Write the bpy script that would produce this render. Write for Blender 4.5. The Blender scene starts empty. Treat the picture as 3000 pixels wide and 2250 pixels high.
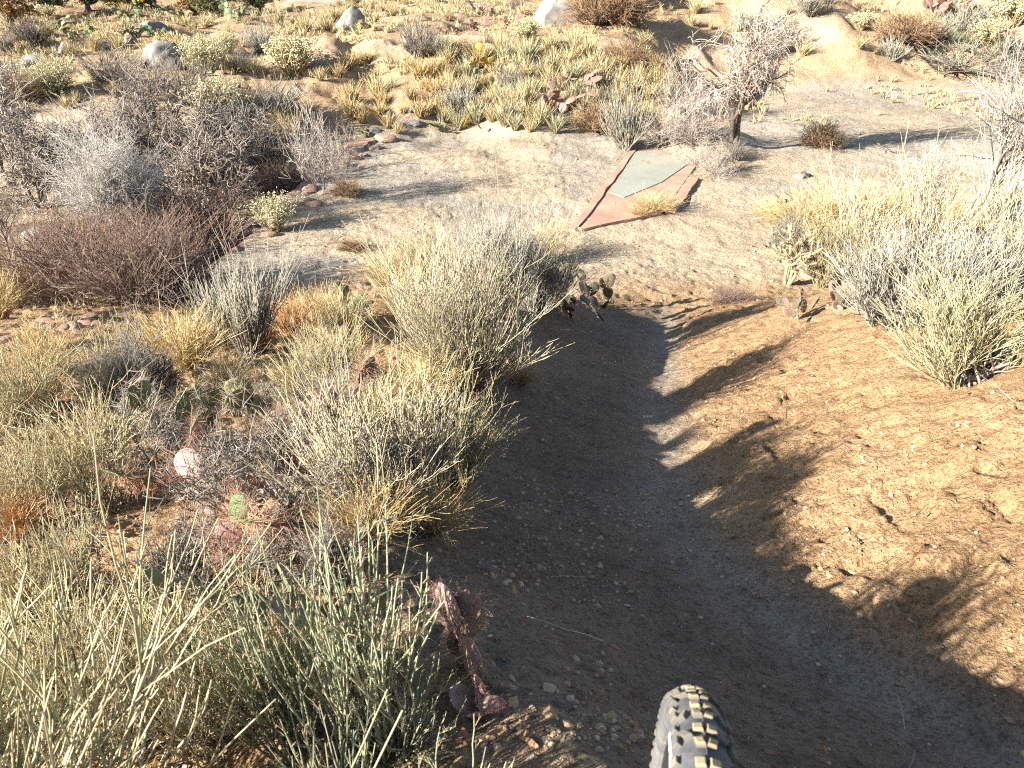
import bpy, math, random
import numpy as np
from mathutils import Vector
sc = bpy.context.scene
C = sc.collection
R = math.radians
random.seed(7)
rng = np.random.default_rng(11)

# ------------------------------------------------------------------ camera, sky, sun, exposure
CAM = np.array([0.0, 0.0, 1.4]); PITCH = R(30); F = 770.0
cd = bpy.data.cameras.new('camera'); cam = bpy.data.objects.new('camera', cd); C.objects.link(cam)
cam.location = CAM; cam.rotation_euler = (R(90) - PITCH, 0, 0)
cd.sensor_width = 36; cd.lens = 36 * F / 1024; cd.clip_start = 0.05; cd.clip_end = 600
cd.dof.use_dof = True; cd.dof.focus_distance = 5.5; cd.dof.aperture_fstop = 14
sc.camera = cam
SUN_EL, SUN_AZ = R(22), math.atan2(-0.90, -0.43)          # azimuth measured from +Y towards +X
w = bpy.data.worlds.new('World'); sc.world = w; w.use_nodes = True
wn = w.node_tree.nodes; bg = wn['Background']
sky = wn.new('ShaderNodeTexSky'); sky.sky_type = 'NISHITA'; sky.sun_disc = False
sky.sun_elevation = SUN_EL; sky.sun_rotation = SUN_AZ
w.node_tree.links.new(sky.outputs[0], bg.inputs[0]); bg.inputs[1].default_value = 0.05
sl = bpy.data.lights.new('sun', 'SUN'); so = bpy.data.objects.new('sun', sl); C.objects.link(so)
sl.energy = 5.0; sl.angle = R(0.53); sl.color = (1.0, 0.93, 0.82)
sd = Vector((math.sin(SUN_AZ) * math.cos(SUN_EL), math.cos(SUN_AZ) * math.cos(SUN_EL), math.sin(SUN_EL)))
so.rotation_euler = sd.to_track_quat('Z', 'Y').to_euler()
vs = sc.view_settings; vs.view_transform = 'Standard'; vs.look = 'None'; vs.exposure = 1.88; vs.gamma = 1
sc.render.engine = 'CYCLES'; sc.cycles.max_bounces = 5; sc.cycles.diffuse_bounces = 1
sc.cycles.use_denoising = False; sc.cycles.filter_width = 1.15; sc.cycles.sample_clamp_indirect = 4

# ------------------------------------------------------------------ noise and the lie of the land
TAB = rng.random((256, 256))
def vnoise(x, y, s=0):
    x = np.asarray(x, float) + s * 17.31; y = np.asarray(y, float) + s * 9.77
    xi = np.floor(x).astype(int); yi = np.floor(y).astype(int); fx = x - xi; fy = y - yi
    fx = fx * fx * fx * (fx * (fx * 6 - 15) + 10); fy = fy * fy * fy * (fy * (fy * 6 - 15) + 10)
    a = TAB[xi & 255, yi & 255]; b = TAB[(xi + 1) & 255, yi & 255]; c = TAB[xi & 255, (yi + 1) & 255]; d = TAB[(xi + 1) & 255, (yi + 1) & 255]
    return (a + (b - a) * fx) * (1 - fy) + (c + (d - c) * fx) * fy - 0.5
def fbm(x, y, s=0, o=4, g=0.5):
    r = 0; a = 1
    for i in range(o):
        r = r + a * vnoise(x, y, s + i * 3); x = x * 2.03 + 1.7; y = y * 2.03 - 2.1; a *= g
    return r
def ss(a, b, x): t = np.clip((x - a) / (b - a), 0, 1); return t * t * (3 - 2 * t)
def table(pts, sig):
    ys = np.linspace(-20, 140, 8001); z = np.interp(ys, [p[0] for p in pts], [p[1] for p in pts])
    k = int(sig / 0.02 * 3); ker = np.exp(-0.5 * (np.arange(-k, k + 1) * 0.02 / sig) ** 2); ker /= ker.sum()
    z = np.convolve(np.pad(z, k, mode='edge'), ker, 'valid')
    return lambda y: np.interp(y, ys, z)
near = [(-20, 3.2), (-6, 1.45), (-2, .6), (.2, .06), (1.2, -.22), (2, -.46), (4, -1.08), (6.5, -1.85), (8.6, -2.42), (10, -2.5), (13, -2.53)]
P_mid = table(near + [(18.6, -2.53), (19.4, -2.25), (22.6, -1.12), (24, -1.0), (29, -.95), (36, -1.0), (48, -.9), (70, .3), (140, 6)], .25)
P_left = table(near + [(14, -2.55), (17, -2.05), (21, -1.4), (27, -1.0), (38, -.75), (50, -.5), (80, 1.5), (140, 6)], .5)
P_right = table(near + [(24, -2.5), (25.6, -2.2), (28, -1.35), (31, -.45), (36, .5), (60, 2), (140, 7)], .4)
def gully(y): return np.interp(y, [-8, 0, 1.19, 1.54, 1.86, 2.21, 2.6, 3.3, 4.25, 5.9, 8.6, 12], [2.9, 1.75, 1.09, .88, .75, .66, .66, .78, .96, 1.30, 1.88, 2.6])
def edge(y): return np.interp(y, [5, 7.7, 8.6, 10.6, 16.8, 18.6, 22], [-7.6, -5.9, -4.9, -4.35, -3.65, -3.3, -3.2])
def macro(x, y):
    x = np.asarray(x, float); y = np.asarray(y, float)
    wob = fbm(x * .25, y * .25, 5, 2) * 1.6
    wl = 1 - ss(-6.8, -3.4, x + wob * .6); wr = ss(3.2, 5.4, x + .5 * wob)
    yy = y + fbm(x * .35, y * .1, 8, 2) * 1.6 * ss(14, 19, y)
    z = P_left(yy) * wl + P_right(yy) * wr + P_mid(yy) * (1 - wl - wr)
    s = gully(y) - x; nf = 1 - ss(6.6, 9.2, y)
    z = z + nf * .25 * np.exp(-((s - 1.25) / .42) ** 2) * ss(-4, .5, y)             # berm left of the trail
    z = z + nf * .10 * ss(0, .9, s)
    z = z - nf * .05 * np.exp(-(s / .2) ** 2)                                      # worn line of the gully
    q = -s; z = z + (1 - ss(5.6, 9.6, y + .12 * x)) * (.50 * ss(-.15, 1.6, q) + .13 * np.clip(q - .8, 0, 6) )
    z = z - (1 - ss(-.45, .35, x - edge(y))) * .42 * ss(7, 9, y) * (1 - ss(15, 19, y))   # wooded hollow beside the apron
    z = z + .30 * np.exp(-(((x - 4.35) / .95) ** 2 + ((y - 17.4) / 1.3) ** 2) ** 2)     # silt heaped on the sill
    z = z - .28 * np.exp(-((x + 3.6 + .35 * (y - 21)) / .45) ** 2) * ss(18, 20, y) * (1 - ss(24, 27, y))  # gully beside the mound
    hill = ss(13, 20, y)
    z = z + fbm(x * .5, y * .5, 21, 3) * (.05 + .30 * hill * (1 - .6 * ss(27, 40, y)) * (1 - wr * (1 - ss(25, 28, y))))
    rb = wr * ss(24, 27, y); z = z + rb * (-.35 * np.abs(vnoise(x * .7 + y * .25, y * .12, 31)) * 2 + .15)   # rills in the right bank
    return z
def wash(x, y): return ss(8.4, 10, y) * (1 - ss(18.3, 21.5, y + .2 * np.clip(-x, 0, 5) - 1.1 * np.clip(x - 3, 0, 5)))
def micro(x, y):
    ws = wash(x, y); d = np.clip(y, .5, 60)
    a = (1 - .45 * ws)
    z = a * (fbm(x * 2.2, y * 2.2, 41, 3) * .05) + fbm(x * 9, y * 9, 47, 3) * .019 * (1 - .2 * ws)
    z = z + np.where(y < 9, fbm(x * 38, y * 38, 53, 2) * .010, 0)
    tr = ss(-.3, 0, gully(y) - x) * (1 - ss(1.0, 1.4, gully(y) - x)) * (1 - ss(7, 9, y)); z = z * (1 - .45 * tr); dim = vnoise(x * 6, y * 6, 61); z = z - .025 * ss(.22, .42, dim) * a * (1 - .8 * tr); cl = vnoise(x * 17, y * 17, 63); z = z + np.where(y < 10, .012 * ss(.25, .40, cl) - .016 * ss(.30, .42, -cl), 0) * (1 - .85 * tr)
    ap = ws * ss(edge(y), edge(y) + .4, x) * (1 - ss(.5, 2.6, x - .36 * (y - 13)))
    l = vnoise(x * .55, y * .45, 71) + .35 * vnoise(x * 2.1, y * 2.1, 72) + .1 * vnoise(x * 8, y * 8, 73)
    z = z + ap * (.016 * ss(-.012, .012, l) + .012 * ss(.18, .20, l))                # thin broken slabs with raised edges
    z = z - ws * .008 * np.abs(vnoise(x * 5, y * 11, 75))
    return z
def Hf(x, y): return macro(x, y) + micro(x, y)
PATH = np.array([(-12, 22.6), (-8, 22.5), (-5.6, 22.6), (-3.05, 23.3), (-.9, 23.6), (1.3, 23.3), (3.2, 23.4), (4.6, 24.8), (6, 26.4), (8, 27.5), (12, 28)])
def on_path(x, y, hw=.75):
    yc = np.interp(x, PATH[:, 0], PATH[:, 1]); return np.exp(-((y - yc + .3 * vnoise(x * .8, y * .3, 77)) / hw) ** 4) * ss(-10, -6, x)
def pix(px, py):
    """Rays of the photograph's pixels (1024x768), met with the ground: world points and the distance along the camera axis."""
    px = np.atleast_1d(np.asarray(px, float)); py = np.atleast_1d(np.asarray(py, float))
    u = (px - 512) / F; v = (384 - py) / F; c, s = math.cos(PITCH), math.sin(PITCH)
    D = np.stack([u, c + v * s, -s + v * c], 1)
    t = np.geomspace(.7, 130, 900); out = np.zeros((len(px), 3)); dep = np.zeros(len(px))
    for i in range(len(px)):
        P = CAM + t[:, None] * D[i]; g = P[:, 2] - macro(P[:, 0], P[:, 1]); k = np.argmax(g < 0)
        if k == 0: k = len(t) - 1
        f = g[k - 1] / (g[k - 1] - g[k] + 1e-12) if g[k] < 0 else 1
        tt = t[k - 1] + (t[k] - t[k - 1]) * f; p = CAM + tt * D[i]; out[i] = (p[0], p[1], Hf(p[0], p[1])); dep[i] = tt
    return out, dep

# ------------------------------------------------------------------ object helpers
def tag(o, label=None, cat=None, group=None, kind=None):
    if label: o['label'] = label
    if cat: o['category'] = cat
    if group: o['group'] = group
    if kind: o['kind'] = kind
    return o
def empty(name, loc=(0, 0, 0), rz=0, s=1):
    o = bpy.data.objects.new(name, None); C.objects.link(o); o.location = loc; o.rotation_euler = (0, 0, rz)
    o.scale = (s, s, s) if np.isscalar(s) else s; o.empty_display_size = .1; return o
def mesh_obj(name, V, Fq, mat, parent=None, attrs=None, smooth=True, matidx=None):
    me = bpy.data.meshes.new(name); V = np.asarray(V, np.float32); n = len(V)
    if isinstance(Fq, np.ndarray): Fq = [Fq]
    me.vertices.add(n); me.vertices.foreach_set('co', V.ravel())
    idx = np.concatenate([f.ravel() for f in Fq]).astype(np.int32)
    tot = np.concatenate([np.full(len(f), f.shape[1]) for f in Fq]).astype(np.int32)
    st = np.concatenate([[0], np.cumsum(tot)[:-1]]).astype(np.int32)
    me.loops.add(len(idx)); me.loops.foreach_set('vertex_index', idx)
    me.polygons.add(len(tot)); me.polygons.foreach_set('loop_start', st)
    me.polygons.foreach_set('use_smooth', np.full(len(tot), smooth))
    for k, v in (attrs or {}).items():
        v = np.asarray(v, np.float32)
        if v.ndim == 2:
            a = me.attributes.new(k, 'FLOAT_COLOR', 'POINT'); a.data.foreach_set('color', v.ravel())
        else:
            a = me.attributes.new(k, 'FLOAT', 'POINT'); a.data.foreach_set('value', v)
    for m in (mat if isinstance(mat, (list, tuple)) else [mat]): me.materials.append(m)
    if matidx is not None: me.polygons.foreach_set('material_index', np.asarray(matidx, np.int32))
    me.update(calc_edges=True)
    o = bpy.data.objects.new(name, me); C.objects.link(o)
    if parent: o.parent = parent
    return o
def unit(v): return v / (np.linalg.norm(v, axis=-1, keepdims=True) + 1e-9)
class Tubes:
    """Collects strands as thin tapering tubes (or flat blades) of one mesh."""
    def __init__(s): s.V = []; s.F = []; s.T = []; s.A = []; s.n = 0
    def add(s, P, Rd, sides=3, tint=0):
        N, K, _ = P.shape; T = unit(np.gradient(P, axis=1))
        ref = np.where(np.abs(T[:, :, 2:3]) > .9, np.array([1., 0, 0]), np.array([0, 0, 1.]))
        A = unit(np.cross(T, ref)); B = np.cross(T, A)
        if np.ndim(Rd) == 1: Rd = Rd[None, :] * np.ones((N, 1))
        if sides == 2:
            ang = rng.random((N, 1, 1)) * 6.28; W = A * np.cos(ang) + B * np.sin(ang)
            ring = np.stack([P - W * Rd[..., None], P + W * Rd[..., None]], 2)
        else:
            a = np.arange(sides) * 2 * math.pi / sides
            ring = P[:, :, None, :] + Rd[:, :, None, None] * (A[:, :, None, :] * np.cos(a)[:, None] + B[:, :, None, :] * np.sin(a)[:, None])
        V = ring.reshape(-1, 3); base = (np.arange(N) * K * sides)[:, None, None] + (np.arange(K - 1) * sides)[None, :, None] + s.n
        j = np.arange(sides if sides > 2 else 1)[None, None, :]; j2 = (j + 1) % sides
        Fq = np.stack([base + j, base + j2, base + j2 + sides, base + j + sides], -1).reshape(-1, 4)
        r = rng.random(N)
        s.V.append(V); s.F.append(Fq); s.n += len(V)
        s.T.append(np.repeat(np.tile(np.linspace(0, 1, K), N), sides)); s.A.append(np.clip(np.repeat(r, K * sides) * .999 , 0, 1) + tint)
        return s
    def build(s, name, mat, parent=None):
        return mesh_obj(name, np.concatenate(s.V), np.concatenate(s.F), mat, parent, {'rnd': np.concatenate(s.A), 'along': np.concatenate(s.T)})
def strands(P0, D, L, K=6, up=.1, wig=.15, droop=0):
    """Polylines from P0 towards D: up bends them skywards, wig makes them crooked."""
    N = len(P0); P = np.zeros((N, K, 3)); P[:, 0] = P0; D = unit(D.copy()); L = np.broadcast_to(L, (N,)); up = np.broadcast_to(up, (N,))
    for k in range(1, K):
        P[:, k] = P[:, k - 1] + D * (L / (K - 1))[:, None]
        D = unit(D + np.array([0, 0, 1.]) * (up - droop * k / K)[:, None] + rng.normal(0, 1, (N, 3)) * wig)
    return P
def fork(P, m, lo, hi, L, ang, K=5, up=.05, wig=.15, frac=True, droop=0):
    """m side shoots on every strand of P."""
    N, K0, _ = P.shape; idx = np.repeat(np.arange(N), m); t = (lo + (hi - lo) * rng.random(len(idx))) * (K0 - 1)
    i = np.clip(t.astype(int), 0, K0 - 2); f = (t - i)[:, None]
    p = P[idx, i] * (1 - f) + P[idx, i + 1] * f; T = unit(P[idx, i + 1] - P[idx, i])
    r = unit(np.cross(T, rng.normal(0, 1, T.shape))); a = ang * (.6 + .8 * rng.random((len(idx), 1)))
    D = T * np.cos(a) + r * np.sin(a)
    plen = np.linalg.norm(np.diff(P, axis=1), axis=2).sum(1)[idx] if frac else 1
    return strands(p, D, L * plen * (.6 + .8 * rng.random(len(idx))), K, up, wig, droop)
def disc(n, r, z=0):
    a = rng.random(n) * 6.283; q = r * np.sqrt(rng.random(n)); return np.stack([q * np.cos(a), q * np.sin(a), np.full(n, z)], 1)
def cone(n, amax, bias=.6, amin=0):
    a = rng.random(n) * 6.283; th = amin + (amax - amin) * rng.random(n) ** bias
    return np.stack([np.sin(th) * np.cos(a), np.sin(th) * np.sin(a), np.cos(th)], 1)

# ------------------------------------------------------------------ materials
def mat_new(name, rough=.85, spec=.2):
    m = bpy.data.materials.new(name); m.use_nodes = True; b = m.node_tree.nodes['Principled BSDF']
    b.inputs['Roughness'].default_value = rough; b.inputs['Specular IOR Level'].default_value = spec; return m, m.node_tree, b
def ramp(nt, fac, stops):
    r = nt.nodes.new('ShaderNodeValToRGB'); cr = r.color_ramp
    while len(cr.elements) < len(stops): cr.elements.new(.5)
    for e, (p, c) in zip(cr.elements, stops): e.position = p; e.color = (*c, 1)
    nt.links.new(fac, r.inputs[0]); return r.outputs[0]
def noise(nt, scale, detail=3, rough=.6, vec=None, dist=0):
    n = nt.nodes.new('ShaderNodeTexNoise'); n.inputs['Scale'].default_value = scale; n.inputs['Detail'].default_value = detail
    n.inputs['Roughness'].default_value = rough; n.inputs['Distortion'].default_value = dist
    if vec is not None: nt.links.new(vec, n.inputs['Vector'])
    return n.outputs[0]
def mix(nt, a, b, fac, mode='MIX'):
    m = nt.nodes.new('ShaderNodeMix'); m.data_type = 'RGBA'; m.blend_type = mode
    for s, v in ((m.inputs[0], fac), (m.inputs[6], a), (m.inputs[7], b)):
        if isinstance(v, bpy.types.NodeSocket): nt.links.new(v, s)
        elif isinstance(v, (int, float)): s.default_value = v
        else: s.default_value = (*v, 1)
    return m.outputs[2]
def math_n(nt, op, a, b=0):
    m = nt.nodes.new('ShaderNodeMath'); m.operation = op
    for s, v in ((m.inputs[0], a), (m.inputs[1], b)):
        if isinstance(v, bpy.types.NodeSocket): nt.links.new(v, s)
        else: s.default_value = v
    return m.outputs[0]
def attr(nt, name, out='Fac'):
    a = nt.nodes.new('ShaderNodeAttribute'); a.attribute_name = name; return a.outputs[out]
def bump(nt, b, h, strength, dist):
    n = nt.nodes.new('ShaderNodeBump'); n.inputs['Strength'].default_value = strength; n.inputs['Distance'].default_value = dist
    nt.links.new(h, n.inputs['Height']); nt.links.new(n.outputs[0], b.inputs['Normal'])
def stem_mat(name, cols, base=None, rough=.7, basemix=.7, tl=0):
    """cols: natural colours between which the strands vary; base: colour of the older wood at the foot."""
    m, nt, b = mat_new(name, rough, .25); n = len(cols)
    c = ramp(nt, attr(nt, 'rnd'), [(i / max(n - 1, 1), q) for i, q in enumerate(cols)])
    if base: c = mix(nt, base, c, ramp(nt, attr(nt, 'along'), [(0, (1 - basemix,) * 3), (.5, (1, 1, 1))]))
    oi = nt.nodes.new('ShaderNodeObjectInfo'); v = ramp(nt, oi.outputs['Random'], [(0, (.82, .80, .78)), (.5, (1, .97, .95)), (1, (1, 1, 1))])
    c = mix(nt, c, v, 1.0, 'MULTIPLY'); nt.links.new(c, b.inputs['Base Color']); return m
M = {}
M['broom'] = stem_mat('pale_green_stems', [(0.414, 0.393, 0.221), (0.513, 0.454, 0.285), (0.365, 0.378, 0.214), (0.564, 0.468, 0.298), (0.447, 0.416, 0.259)], (0.207, 0.166, 0.104))
M['broomgrey'] = stem_mat('silver_grey_stems', [(0.363, 0.356, 0.291), (0.450, 0.428, 0.360), (0.305, 0.307, 0.264), (0.508, 0.485, 0.402)], (0.160, 0.135, 0.104))
M['broomwhite'] = stem_mat('bleached_stems', [(0.586, 0.523, 0.362), (0.658, 0.598, 0.438), (0.515, 0.489, 0.347), (0.710, 0.641, 0.468)], (0.319, 0.253, 0.151))
M['greenstem'] = stem_mat('jointed_green_stems', [(0.295, 0.361, 0.205), (0.377, 0.426, 0.271), (0.426, 0.443, 0.295), (0.328, 0.377, 0.254), (0.492, 0.443, 0.279)], (0.328, 0.295, 0.197))
M['tips'] = stem_mat('dry_buff_tips', [(0.446, 0.360, 0.230), (0.374, 0.274, 0.173), (0.475, 0.418, 0.274), (0.346, 0.360, 0.202)])
M['wood'] = stem_mat('weathered_grey_wood', [(0.221, 0.204, 0.178), (0.289, 0.264, 0.230), (0.153, 0.140, 0.128), (0.357, 0.332, 0.297)])
M['darkwood'] = stem_mat('dark_bark', [(.10, .085, .07), (.16, .13, .11), (.22, .19, .16)])
M['twig'] = stem_mat('brown_grey_twigs', [(.16, .13, .11), (.42, .37, .33), (.20, .17, .15), (.52, .47, .42), (.26, .22, .19)])
M['twigwhite'] = stem_mat('whitish_twigs', [(0.464, 0.400, 0.352), (0.544, 0.480, 0.424), (0.400, 0.344, 0.304), (0.608, 0.544, 0.480)])
M['twigsilver'] = stem_mat('silver_twigs', [(0.476, 0.459, 0.433), (0.561, 0.544, 0.510), (0.408, 0.399, 0.374)])
M['maroon'] = stem_mat('maroon_brown_twigs', [(0.21, 0.155, 0.13), (0.38, 0.31, 0.27), (0.192, 0.120, 0.092), (0.256, 0.168, 0.128), (0.144, 0.088, 0.072), (0.320, 0.232, 0.160)])
M['rust'] = stem_mat('rust_brown_twigs', [(.30, .19, .11), (.38, .26, .16), (.22, .14, .08), (.44, .32, .20)])
M['gold'] = stem_mat('golden_dry_grass', [(.52, .39, .18), (.62, .48, .25), (.46, .33, .15), (.66, .55, .32)], (.38, .26, .12), basemix=.6)
M['straw'] = stem_mat('straw_grass', [(0.527, 0.433, 0.238), (0.612, 0.518, 0.306), (0.459, 0.374, 0.196), (0.510, 0.476, 0.289)], (0.340, 0.264, 0.136), basemix=.6)
M['sage'] = stem_mat('grey_green_grass', [(0.384, 0.384, 0.240), (0.448, 0.424, 0.256), (0.320, 0.336, 0.232), (0.496, 0.448, 0.288)], (0.272, 0.232, 0.136), basemix=.5)
M['redgrass'] = stem_mat('reddish_grass', [(.46, .20, .09), (.56, .28, .12), (.60, .42, .20)])
M['seed'] = stem_mat('cream_seed_heads', [(0.612, 0.544, 0.306), (0.680, 0.629, 0.425), (0.561, 0.493, 0.255)])
M['yellow'] = stem_mat('yellow_leaves', [(.72, .58, .06), (.80, .66, .10), (.60, .50, .06)])
M['leafgreen'] = stem_mat('dull_green_leaves', [(.13, .16, .06), (.20, .22, .08), (.26, .26, .10), (.10, .12, .05)])
M['leaforange'] = stem_mat('orange_brown_leaves', [(.34, .17, .06), (.42, .24, .08), (.24, .14, .06)])
M['deadleaf'] = stem_mat('fallen_brown_leaves', [(.34, .15, .07), (.44, .24, .12), (.26, .12, .07), (.50, .34, .20)])
def cactus_mat(name, a, b2, c3):
    m, nt, b = mat_new(name, .55, .35); tc = nt.nodes.new('ShaderNodeTexCoord')
    c = ramp(nt, attr(nt, 'rnd'), [(0, a), (.5, b2), (1, c3)])
    n = noise(nt, 30, 4, vec=tc.outputs['Object']); c = mix(nt, c, (.30, .24, .12), math_n(nt, 'MULTIPLY', ramp(nt, n, [(.55, (0, 0, 0)), (.75, (1, 1, 1))]), .5))
    vo = nt.nodes.new('ShaderNodeTexVoronoi'); vo.inputs['Scale'].default_value = 17; vo.inputs['Randomness'].default_value = .35; nt.links.new(tc.outputs['Object'], vo.inputs['Vector'])
    c = mix(nt, c, (.16, .11, .07), ramp(nt, vo.outputs['Distance'], [(.10, (.9, .9, .9)), (.22, (0, 0, 0))])); c = mix(nt, c, ramp(nt, noise(nt, 9, 4, .7, tc.outputs['Object']), [(.35, (.6, .55, .5)), (.6, (1, 1, 1))]), .7, 'MULTIPLY')
    nt.links.new(c, b.inputs['Base Color']); bump(nt, b, n, .6, .01); return m
M['padgreen'] = cactus_mat('green_cactus_skin', (0.124, 0.167, 0.074), (0.174, 0.211, 0.105), (0.223, 0.236, 0.124))
M['padfar'] = cactus_mat('blue_green_cactus_skin', (0.098, 0.154, 0.077), (0.154, 0.210, 0.105), (0.238, 0.280, 0.154))
M['padpurple'] = cactus_mat('purple_cactus_skin', (0.264, 0.131, 0.124), (0.341, 0.209, 0.186), (0.217, 0.179, 0.131))
M['padpink'] = cactus_mat('pink_cactus_skin', (0.528, 0.345, 0.304), (0.467, 0.284, 0.274), (0.589, 0.426, 0.365))
M['padyellow'] = cactus_mat('yellowed_cactus_skin', (0.561, 0.374, 0.051), (0.527, 0.289, 0.068), (0.425, 0.340, 0.085))
M['paddark'] = cactus_mat('shaded_cactus_skin', (.085, .09, .055), (.13, .12, .075), (.17, .12, .10))  # pads with unlit faces: their shade is put into the colour
M['spine'] = stem_mat('straw_spines', [(0.561, 0.468, 0.340), (0.629, 0.561, 0.459), (0.425, 0.272, 0.170)])
M['redspine'] = stem_mat('red_spines', [(.46, .20, .13), (.60, .36, .24), (.66, .50, .36)])
M['cholla'] = cactus_mat('cholla_skin', (.30, .27, .16), (.36, .33, .18), (.24, .21, .13))
def rock_mat(name, a, b2, c3, sc_=6, blotch=None):
    m, nt, b = mat_new(name, .9, .2); tc = nt.nodes.new('ShaderNodeTexCoord'); v = tc.outputs['Object']
    n = noise(nt, sc_, 8, .65, v); c = ramp(nt, n, [(.3, a), (.5, b2), (.7, c3)])
    n2 = noise(nt, sc_ * 14, 4, .7, v); c = mix(nt, c, ramp(nt, n2, [(.35, (.55, .55, .55)), (.6, (1, 1, 1))]), .6, 'MULTIPLY')
    if blotch: c = mix(nt, c, blotch, ramp(nt, noise(nt, sc_ * .6, 5, .6, v), [(.55, (0, 0, 0)), (.62, (.7, .7, .7))]))
    nt.links.new(c, b.inputs['Base Color']); h = mix(nt, n, n2, .35); bump(nt, b, h, .7, .05); return m
M['boulder'] = rock_mat('grey_granite', (.14, .14, .14), (.25, .245, .235), (.36, .34, .31), 3.5, (.30, .25, .19))
M['redrock'] = rock_mat('red_sandstone', (.34, .19, .14), (.46, .29, .22), (.56, .40, .32), 4, (.50, .42, .34))
M['greyrock'] = rock_mat('grey_field_stone', (.24, .21, .19), (.36, .32, .28), (.48, .43, .37), 5)
def pebble_mat():
    m, nt, b = mat_new('pebbles', .9, .2)
    c = ramp(nt, attr(nt, 'rnd'), [(0, (.36, .24, .14)), (.3, (.48, .33, .19)), (.55, (.32, .22, .14)), (.8, (.54, .41, .27)), (1, (.42, .34, .26))])
    nt.links.new(c, b.inputs['Base Color']); return m
M['pebble'] = pebble_mat()
def concrete_mat(name, a, b2, c3, scale=3):
    m, nt, b = mat_new(name, .85, .25); tc = nt.nodes.new('ShaderNodeTexCoord'); v = tc.outputs['Object']
    c = ramp(nt, noise(nt, scale, 7, .65, v), [(.32, a), (.5, b2), (.68, c3)])
    f = noise(nt, 70, 3, .7, v); c = mix(nt, c, ramp(nt, f, [(.35, (.7, .7, .7)), (.6, (1, 1, 1))]), .5, 'MULTIPLY')
    dirt = ramp(nt, noise(nt, 1.3, 6, .7, v), [(.54, (0, 0, 0)), (.66, (1, 1, 1))]); c = mix(nt, c, (.50, .38, .25), math_n(nt, 'MULTIPLY', dirt, .6))
    nt.links.new(c, b.inputs['Base Color']); bump(nt, b, f, .4, .01); return m
M['redconcrete'] = concrete_mat('red_tinted_concrete', (.42, .23, .17), (.50, .30, .22), (.56, .37, .28))
M['greyconcrete'] = concrete_mat('grey_green_concrete', (.30, .32, .275), (.35, .36, .305), (.385, .385, .33), 1.2)
M['rawred'] = concrete_mat('bright_red_concrete', (.40, .15, .08), (.50, .20, .11), (.46, .24, .14), 2)

# the soil: tan sand, greyer gravel in the wash, darker crumbs, kept as colour zones; the trail zone carries painted shade
def soil_mat():
    m, nt, b = mat_new('soil', .95, .1); geo = nt.nodes.new('ShaderNodeNewGeometry'); v = geo.outputs['Position']
    zone = attr(nt, 'soilcol', 'Color')
    n1 = noise(nt, 1.7, 6, .62, v); n2 = noise(nt, 14, 5, .68, v); n3 = noise(nt, 75, 4, .72, v)
    vo = nt.nodes.new('ShaderNodeTexVoronoi'); vo.inputs['Scale'].default_value = 60; nt.links.new(v, vo.inputs['Vector'])
    vo2 = nt.nodes.new('ShaderNodeTexVoronoi'); vo2.inputs['Scale'].default_value = 19; vo2.inputs['Randomness'].default_value = 1; nt.links.new(v, vo2.inputs['Vector'])
    c = mix(nt, zone, ramp(nt, n1, [(.3, (.74, .72, .70)), (.5, (1, 1, 1)), (.72, (1.0, 1.0, 1.0))]), .8, 'MULTIPLY')
    c = mix(nt, c, ramp(nt, n2, [(.32, (.60, .56, .52)), (.52, (1, 1, 1))]), .7, 'MULTIPLY')
    c = mix(nt, c, ramp(nt, n3, [(.36, (.38, .33, .29)), (.50, (.95, .95, .95)), (.75, (1.0, 1.0, 1.0))]), .8, 'MULTIPLY')
    grain = nt.nodes.new('ShaderNodeSeparateColor'); nt.links.new(vo.outputs['Color'], grain.inputs[0])
    c = mix(nt, c, ramp(nt, grain.outputs[0], [(0, (.62, .58, .55)), (.2, (.95, .95, .95)), (.8, (1, 1, 1)), (1, (1, 1, 1))]), .7, 'MULTIPLY')
    peb = ramp(nt, vo.outputs['Distance'], [(.12, (1, 1, 1)), (.30, (0, 0, 0))]); sel = ramp(nt, grain.outputs[1], [(.80, (0, 0, 0)), (.84, (1, 1, 1))])
    c = mix(nt, c, (.62, .52, .40), math_n(nt, 'MULTIPLY', math_n(nt, 'MULTIPLY', peb, sel), .65))
    nt.links.new(c, b.inputs['Base Color'])
    h = math_n(nt, 'ADD', math_n(nt, 'MULTIPLY', n2, .7), math_n(nt, 'MULTIPLY', n3, .45))
    h = math_n(nt, 'ADD', h, math_n(nt, 'MULTIPLY', math_n(nt, 'MULTIPLY', peb, sel), .35))
    h = math_n(nt, 'ADD', h, math_n(nt, 'MULTIPLY', math_n(nt, 'SUBTRACT', .5, vo2.outputs['Distance']), .25))
    bump(nt, b, h, 1.0, .045); return m
M['soil'] = soil_mat()

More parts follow.
